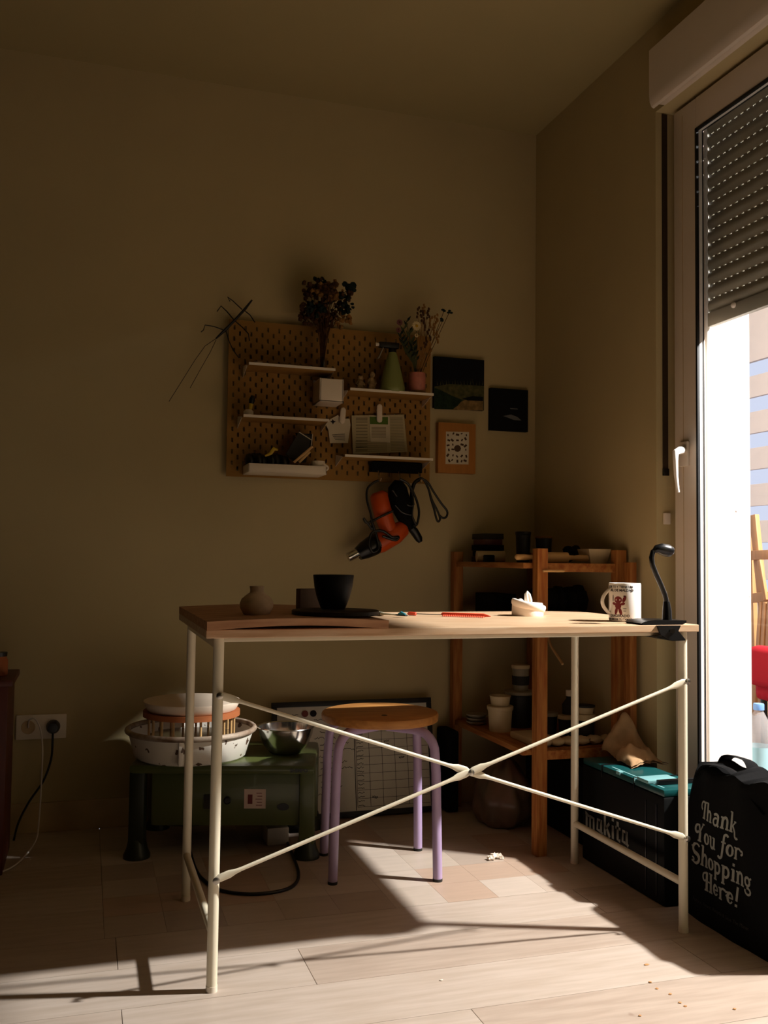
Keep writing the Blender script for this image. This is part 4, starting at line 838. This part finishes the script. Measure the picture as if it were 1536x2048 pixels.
# black tool in the middle, cable loop right
gt = thing('black_drill', 'black handheld power tool with wrapped cord hanging from the middle rack hook', 'tool', D(800, 965))
obj('body', MB().tube([D(797, 962), D(795, 975), D(798, 1000), D(806, 1022), D(815, 1045), D(822, 1058)], [.016, .034, .040, .034, .026, .018], 18), 'blackm', gt, smooth=60)
obj('chuck', MB().tube([D(820, 1054), D(828, 1062), D(838, 1078), D(841, 1084)], [.014, .016, .014, .008], 18), 'black', gt, smooth=50)
for q in (((800, 958), (818, 970), (826, 1000), (824, 1030), (832, 1050)), ((822, 975), (833, 1000), (838, 1025), (834, 1048), (826, 1052)), ((785, 980), (800, 1000), (815, 1010), (826, 1012)), ((790, 1010), (805, 1025), (822, 1030))): obj('cord', MB().tube(smoothp([D(x, y, -.03) for x, y in q]), .0045, 8), 'black', gt, smooth=70)
lp = [(838, 958), (846, 958), (856, 975), (862, 998), (868, 1018), (873, 1038), (877, 1043), (880, 1036), (874, 1020), (864, 1000), (857, 978), (849, 960), (858, 968), (868, 985), (882, 1006), (894, 1022), (893, 1033), (886, 1036), (878, 1030)]
cb = thing('cable_loop', 'black cable looped over the right rack hook', 'cable', D(838, 958)); obj('cable', MB().tube(smoothp([D(x, y) for x, y in lp]), .0042, 8), 'black', cb, smooth=70)
obj('bundle', MB().tube(smoothp([D(x, y, -.008) for x, y in ((838, 959), (828, 968), (823, 990), (826, 1010))]), [.007]*19, 8), 'black', cb, smooth=70)
# things on the pegboard shelves
z1_, z2_, z3_, z4_ = 1.569, 1.389, 1.505, 1.269
lathe_thing('little_bowl', [(.011, 0), (.017, .012), (.0175, .015), (.015, .015), (.010, .003), (0, .003)], Vector((at(517, 720, -.10).x, -.10, z1_)), 'stoneware', 'tiny clay bowl at the left end of the upper pegboard shelf', 'bowl')
b = MB(); [b.blob((at(500+3*i, 720, -.08).x, -.08, z1_+.006), (.008, .006, .006), 8, .2, i) for i in range(2)]
tag(obj('pebble', b, 'sawb', smooth=60, loc=(at(500, 720, -.08).x, -.08, z1_)), 'small brown pebble left of the tiny clay bowl', 'pebble')
p = Vector((at(497, 825, -.11).x, -.11, z2_)); bh_ = thing('brush_pot', 'little white pot with yellow banded brush on the left pegboard shelf', 'brush pot', p)
obj('pot', MB().lathe(p, [(.012, 0), (.017, .006), (.017, .02), (.01, .026)], 24), 'white', bh_, smooth=50)
q = p+Vector((.014, 0, .075)); obj('brush_handle', MB().tube([p+Vector((.004, 0, .02)), p+(q-p)*.62], [.006, .008], 12), 'yellow', bh_); obj('bristle_tuft', MB().tube([p+(q-p)*.62, p+(q-p)*.8, q], [.008, .011, .006], 12), 'black', bh_)
tag(obj('wood_scrap', MB().tube([at(521, 826, -.09), at(542, 827, -.09)], .003, 8), 'straw', loc=(at(521, 826, -.09).x, -.09, z2_)), 'thin straw coloured twig lying on the pegboard shelf', 'twig')
# tall bouquet in a glass
p = Vector((at(645, 735, -.11).x, -.11, z1_)); bq = thing('dried_bouquet', 'tall brown dried flower bouquet in a small glass on the upper pegboard shelf', 'bouquet', p)
obj('glass', MB().lathe(p, [(.014, 0), (.015, .003), (.017, .045), (.016, .045), (.013, .006), (0, .005)], 24), 'cglass', bq, smooth=50)
rd = random.Random(11)
for i in range(44):
    a = rd.uniform(0, 2*math.pi); r_ = rd.uniform(.01, .078); top_ = p+Vector((r_*math.cos(a)*1.1+.008, r_*math.sin(a)*.7, rd.uniform(.19, .335)-r_*.35)); mid = p+Vector(((top_.x-p.x)*.3, (top_.y-p.y)*.3, .15))
    obj('stem', MB().tube(smoothp([p+Vector((rd.uniform(-.008, .008), rd.uniform(-.006, .006), .008)), mid, top_], 4), .0011, 5), 'brownd', bq, smooth=60)
    b = MB()
    for k_ in range(11): b.blob(top_+Vector((rd.uniform(-.02, .02), rd.uniform(-.018, .018), rd.uniform(-.03, .014))), rd.uniform(.004, .0095), 6, .3, i*9+k_)
    obj('flower_head', b, ['brownd', 'brownd', 'straw', 'leafd', 'brownd'][i % 5], bq, smooth=0)
b = MB()
for x, y, r_ in ((697, 575, 9), (706, 571, 8), (700, 584, 8), (690, 568, 6), (707, 579, 6)): c_ = at(x, y, -.12); b.blob(c_, (r_/560, .004, r_/620), 10, .2, x)
for x, y in ((690, 610), (697, 612), (704, 608), (700, 618), (706, 615)): b.blob(at(x, y, -.12), (.008, .003, .005), 6, .3, x)
b.tube([at(665, 620, -.12), at(690, 605, -.12), at(700, 612, -.12)], .0012, 5); b.tube([at(660, 610, -.12), at(680, 590, -.12), at(700, 578, -.12)], .0012, 5)
obj('leaf_spray', b, 'leafd', bq, smooth=60)
# shelf 3: figurines, spray bottle, vase with flowers
def figurine(x, lab, h, k_):
    p = Vector((at(x, 775, -.11).x, -.11, z3_)); t = thing('figurine', lab, 'figurine', p)
    obj('body', MB().lathe(p, [(.017, 0), (.018, .004), (.013, h*.45), (.009, h*.66), (.006, h*.7)], 20, sy=.8), 'figur', t, smooth=60)
    obj('head', MB().blob(p+Vector((.002, 0, h*.83)), (.0105, .009, .0105*1.1), 12, .05, k_), 'figur', t, smooth=70)
    for s_ in (-1, 1): obj('arm', MB().tube([p+Vector((s_*.009, 0, h*.6)), p+Vector((s_*.015, -.004, h*.42)), p+Vector((s_*.010, -.01, h*.32))], [.003, .0035, .0025], 8), 'figur', t, smooth=60)
    return t
figurine(720, 'smaller clay figurine left of its taller companion on the pegboard shelf', .058, 1); figurine(743, 'taller clay figurine beside the green spray bottle', .076, 2)
p = Vector((at(784, 778, -.115).x, -.115, z3_)); sp_ = thing('spray_bottle', 'conical green spray bottle with black trigger head on the pegboard shelf', 'spray bottle', p)
obj('body', MB().lathe(p, [(.044, 0), (.048, .004), (.046, .02), (.028, .10), (.017, .14), (.013, .15)], 40), 'spray', sp_, smooth=60)
obj('collar', MB().lathe(p+Vector((0, 0, .148)), [(.015, 0), (.015, .012), (.012, .016)], 24), 'black', sp_)
obj('nozzle_head', MB().box(p+Vector((-.052, -.011, .163)), p+Vector((.024, .011, .184)), bev=.005), 'black', sp_)
obj('nozzle_tip', MB().tube([p+Vector((-.052, 0, .174)), p+Vector((-.064, 0, .174))], [.006, .007], 12), 'white', sp_)
obj('trigger', MB().tube(smoothp([p+Vector(q) for q in ((-.036, 0, .164), (-.044, 0, .145), (-.05, 0, .13), (-.056, 0, .122))], 4), [(.003, .006)]*13, 10), 'lid', sp_, smooth=60)
p = Vector((at(834, 780, -.11).x, -.11, z3_)); fv = thing('flower_vase', 'pink glazed vase with daisies and dried grasses on the right of the pegboard shelf', 'vase', p)
obj('vase_body', MB().lathe(p, [(.028, 0), (.0305, .003), (.031, .068), (.030, .08), (.028, .08), (.027, .006), (0, .005)], 32), 'pink', fv, smooth=50)
obj('foot_band', MB().lathe(p, [(.0312, .001), (.0318, .012), (.0312, .014)], 32), 'straw', fv)
def fstem(x, y, m_, w=.0011, Y=-.12): 
    top_ = at(x, y, Y); obj('stem', MB().tube(smoothp([p+Vector((rd.uniform(-.012, .012), 0, .05)), p+Vector(((top_.x-p.x)*.35, 0, .14)), top_], 4), w, 5), m_, fv, smooth=60); return top_
def daisy(c_, r_, m_, cm):
    b = MB(); n_ = 12
    for i in range(n_):
        a = 2*math.pi*i/n_; dx, dz = math.cos(a), math.sin(a); b.prism([c_+Vector((dx*r_*.2-dz*r_*.06, 0, dz*r_*.2+dx*r_*.06)), c_+Vector((dx*r_*.8-dz*r_*.22, -.002, dz*r_*.8+dx*r_*.22)), c_+Vector((dx*r_, -.001, dz*r_)), c_+Vector((dx*r_*.8+dz*r_*.22, -.002, dz*r_*.8-dx*r_*.22)), c_+Vector((dx*r_*.2+dz*r_*.06, 0, dz*r_*.2-dx*r_*.06))], (0, .0008, 0))
    f_ = obj('flower', b, m_, fv, smooth=0); obj('flower_centre', MB().blob(c_+Vector((0, -.003, 0)), (r_*.3, .003, r_*.3), 10, .1, 3), cm, f_, smooth=70)
daisy(fstem(833, 652, 'leafg'), .018, 'petal', 'yel'); daisy(fstem(833, 671, 'leafg'), .008, 'petal', 'yel'); daisy(fstem(799, 645, 'leafg'), .012, 'mauve', 'brownd'); daisy(fstem(797, 660, 'leafg'), .010, 'mauve', 'brownd')
for i, (x, y) in enumerate(((838, 615), (848, 610), (856, 618), (862, 635), (845, 622), (868, 650), (858, 660), (872, 630), (850, 640), (875, 665), (852, 675), (862, 690))):
    tp = fstem(x, y, 'straw', .0009); b = MB(); [b.blob(tp+Vector((rd.uniform(-.006, .006), rd.uniform(-.004, .004), -k_*.007)), (.0045, .0035, .006), 6, .3, i*7+k_) for k_ in range(6)]; obj('grass_head', b, 'straw' if i % 2 else 'brownd', fv, smooth=0)
for i, (x, y) in enumerate(((798, 668), (806, 655), (812, 640), (818, 665), (824, 690), (806, 690), (800, 680), (812, 705))):
    tp = fstem(x, y, 'leafg', .0013); b = MB(); base_ = p+Vector((0, 0, .09)); 
    for k_ in range(7):
        q = base_.lerp(tp, .35+.1*k_); s_ = (-1)**k_; b.prism([q, q+Vector((s_*.012, -.002, .012)), q+Vector((s_*.016, -.002, .026)), q+Vector((s_*.004, 0, .016))], (0, .0006, 0))
    obj('leaf', b, 'leafg' if i % 2 else 'leafd', fv, smooth=0)
for x, y in ((888, 622), (899, 624), (886, 640)):
    tp = fstem(x, y, 'brownd'); b = MB(); [b.blob(tp+Vector((rd.uniform(-.009, .009), 0, rd.uniform(-.004, .005))), (.007, .003, .004), 6, .2, k_) for k_ in range(3)]; obj('seed_pod', b, 'leafd', fv, smooth=0)
# tray contents: dark pouch, notebooks, cup
zt2 = 1.1995
b = MB(); x0_ = -1.135
for i in range(9): b.blob((x0_+.015*i, -.09+.01*math.sin(i*2), zt2+.038+.004*math.sin(i*1.3)), (.020, .022, .029), 9, .12, i+200)
po = obj('pouch', b, 'black', smooth=60, loc=(-1.07, -.09, zt2)); tag(po, 'shiny black pouch with a yellow stripe lying in the white tray', 'pouch')
obj('stripe', MB().tube([at(530, 912, -.118), at(541, 907, -.12), at(548, 897, -.12), at(556, 900, -.12)], [(.002, .003), (.002, .006), (.002, .007), (.002, .003)], 8), 'yellow', po)
for i, (c4, m_, lab) in enumerate(((((572, 908), (598, 864), (622, 872), (612, 925), (590, 925)), 'dgrey', 'dark grey notebook leaning in the white tray'), (((592, 866), (625, 868), (625, 898), (612, 905)), 'navy', 'black notebook standing open behind the grey notebook'))):
    Y = -.10+.02*i; ps = [at(x, y, Y) for x, y in c4]; o = obj('notebook', MB().prism(ps, (0, .010, 0)), m_, smooth=0, loc=ps[0]); tag(o, lab, 'notebook')
    e = [at(*c4[1], Y-.001), at(*(c4[-1] if i else (623, 880)), Y-.001)]; obj('page_edge', MB().tube(e if not i else [at(625, 868, Y-.001), at(622, 895, Y-.001)], .0018, 6), 'papw', o)
for k_, (q, w_) in enumerate((((588, 925), (625, 893)), ((598, 925), (620, 903)))):
    ps = [at(*q, -.135), at(*w_, -.135)]
    o = tag(obj('wooden_ruler', MB().tube(ps, [(.0018, .0045)]*2, 8), 'rolling', loc=ps[0]), ['pale wooden stick leaning lower left to right across the notebooks', 'shorter pale wooden stick beside the little cup in the tray'][k_], 'stick')
p = Vector((at(636, 930, -.12).x, -.12, zt2)); cu = thing('small_cup', 'small white cup with handle at the right end of the white tray', 'cup', p)
obj('body', MB().lathe(p, [(.017, 0), (.020, .003), (.025, .044), (.024, .046), (.022, .043), (.017, .006), (0, .005)], 28), 'white', cu, smooth=50)
obj('handle', MB().tube([p+Vector((.020+.017*math.sin(math.pi*t/10), 0, .038-.028*t/10)) for t in range(11)], .0032, 8), 'white', cu, smooth=70)
# insect of wire on the wall
ins = thing('stick_insect', 'long thin dark stick insect sculpture on the wall over the pegboard corner', 'insect figure', at(470, 640, -.035))
I = lambda x, y: at(x, y, -.037-.012*(x > 452))
obj('body', MB().tube([I(504, 600), I(490, 618), I(470, 640), I(450, 660), I(432, 677)], [.003, .005, .0042, .0052, .003], 8), 'black', ins, smooth=60)
for q in (((484, 619), (466, 602), (455, 594), (460, 603)), ((468, 640), (453, 622), (442, 612), (434, 623)), ((447, 660), (428, 653), (410, 650), (407, 660), (402, 664)), ((490, 622), (500, 630), (510, 645)), ((468, 640), (485, 655), (497, 668), (499, 682)), ((452, 662), (458, 682), (466, 700), (478, 716))): obj('leg', MB().tube([I(*w_) for w_ in q], .0019, 6), 'black', ins)
for q in (((432, 677), (410, 692), (390, 720), (365, 760), (338, 803)), ((432, 680), (420, 705), (400, 740), (380, 776))): obj('antenna', MB().tube([I(*w_) for w_ in q], .0011, 5), 'dgrey', ins)
# pictures
def pic(name, a, b_, Y, m_, label, cat='picture', d=.018):
    p, q = at(*a, Y), at(*b_, Y); t = thing(name, label, cat, ((p.x+q.x)/2, 0, q.z)); obj('canvas', MB().box((p.x, Y, q.z), (q.x, -.0005, p.z), bev=.001), m_, t, smooth=0); return t
t = pic('landscape_picture', (869, 712), (968, 821), -.02, 'navy', 'landscape picture with black sky over olive field beside the pegboard')
def flat(n_, pts, Y, m_, par): return obj(n_, MB().prism([at(x, y, Y) for x, y in pts], (0, .0004, 0)), m_, par, smooth=0)
flat('painted_field', ((869, 773), (900, 768), (968, 772), (967, 821), (869, 818)), -.0205, 'field', t)
flat('painted_bush', ((868, 775), (885, 782), (905, 792), (925, 800), (915, 812), (905, 819), (868, 817)), -.021, 'bush', t)
flat('painted_sand', ((918, 806), (930, 800), (966, 802), (966, 821), (905, 820)), -.021, 'sand', t)
flat('painted_sky', ((925, 797), (945, 792), (966, 794), (966, 802), (935, 801)), -.0213, 'navy', t)
b = MB()
for i in range(16): x = 874+i*6; b.prism([at(x, 770+rd.uniform(-2, 2), -.0213), at(x+1.4, 770, -.0213), at(x+rd.uniform(-2, 3), 759+rd.uniform(-4, 3), -.0213)], (0, .0003, 0))
obj('painted_grass', b, 'field', t, smooth=0)
t = pic('night_picture', (981, 775), (1056, 864), -.02, 'navy', 'small nearly black picture hanging right of the landscape picture')
for q in (((1006, 832), (1022, 829), (1035, 834), (1043, 841), (1028, 840), (1015, 835)), ((1020, 816), (1035, 817), (1036, 819), (1021, 818))): flat('pale_stroke', q, -.0205, 'foam', t)
p, q = at(877, 844, -.03), at(951, 948, -.03); t = thing('framed_print', 'pale wooden framed print of pressed leaves below the landscape picture', 'picture', ((p.x+q.x)/2, 0, q.z))
obj('frame', MB().box((p.x, -.03, q.z), (q.x, -.0005, p.z), bev=.002), 'frame', t)
flat('print_sheet', ((892, 863), (938, 864), (937, 929), (891, 928)), -.0306, 'papw', t)
b = MB()
for i in range(6):
    for j in range(5):
        x, y = 897+j*8.6+rd.uniform(-1.5, 1.5), 869+i*10.5+rd.uniform(-2, 2)
        if abs(x-915) < 8 and abs(y-896) < 12: continue
        a = rd.uniform(0, 3.1); r_ = rd.uniform(2, 4); b.prism([at(x+r_*math.cos(a+k_), y+r_*math.sin(a+k_)*(1 if k_ % 3.14 < 1.5 else .5), -.031) for k_ in (0, 1.1, 3.14, 4.2)], (0, .0003, 0))
b.prism([at(915+7*math.cos(k_*.7), 897+7*math.sin(k_*.7), -.031) for k_ in range(9)], (0, .0003, 0)); obj('pressed_leaves', b, 'leafp', t, smooth=0)
# scraps on the floor
b = MB(); p = atz(993, 1716, 0)
for i in range(7): b.blob(p+Vector((rd.uniform(-.03, .03), rd.uniform(-.015, .015), .007)), (rd.uniform(.006, .014), .008, .007), 6, .5, i+300)
tag(obj('crumpled_paper', b, 'debris', smooth=0, loc=p), 'small crumpled scrap of white paper on the lit floor', 'scrap')
sp = [(1293, 1930), (1314, 1978), (1340, 1989), (1360, 2006), (1370, 2013), (1469, 2019), (883, 1961), (1280, 2032), (1300, 1965)]
for i, (x, y) in enumerate(sp):
    p = atz(x, y, 0); o = obj('floor_crumb', MB().blob(p+Vector((0, 0, .0012)), (.004 if i else .007, .003, .0012), 8, .3, i), 'debris' if i == 6 else 'sawb', smooth=60, loc=p)
    tag(o, 'white crumb on the lit floor left of the brown specks' if i == 6 else 'largest brown speck on the lit floor just outside the bag shadow' if i == 0 else ['', 'brown speck second nearest the bag shadow on the floor', 'brown speck just right of the shadow side speck', 'brown speck in the middle of the scattered group', 'brown speck at the lower end of the scattered group', 'brown speck farthest right on the lit floor', '', 'faint brown speck at the bottom of the lit floor', 'faint brown speck left of the scattered group'][i], 'crumb', None if i in (0, 6) else 'brown specks on the floor')
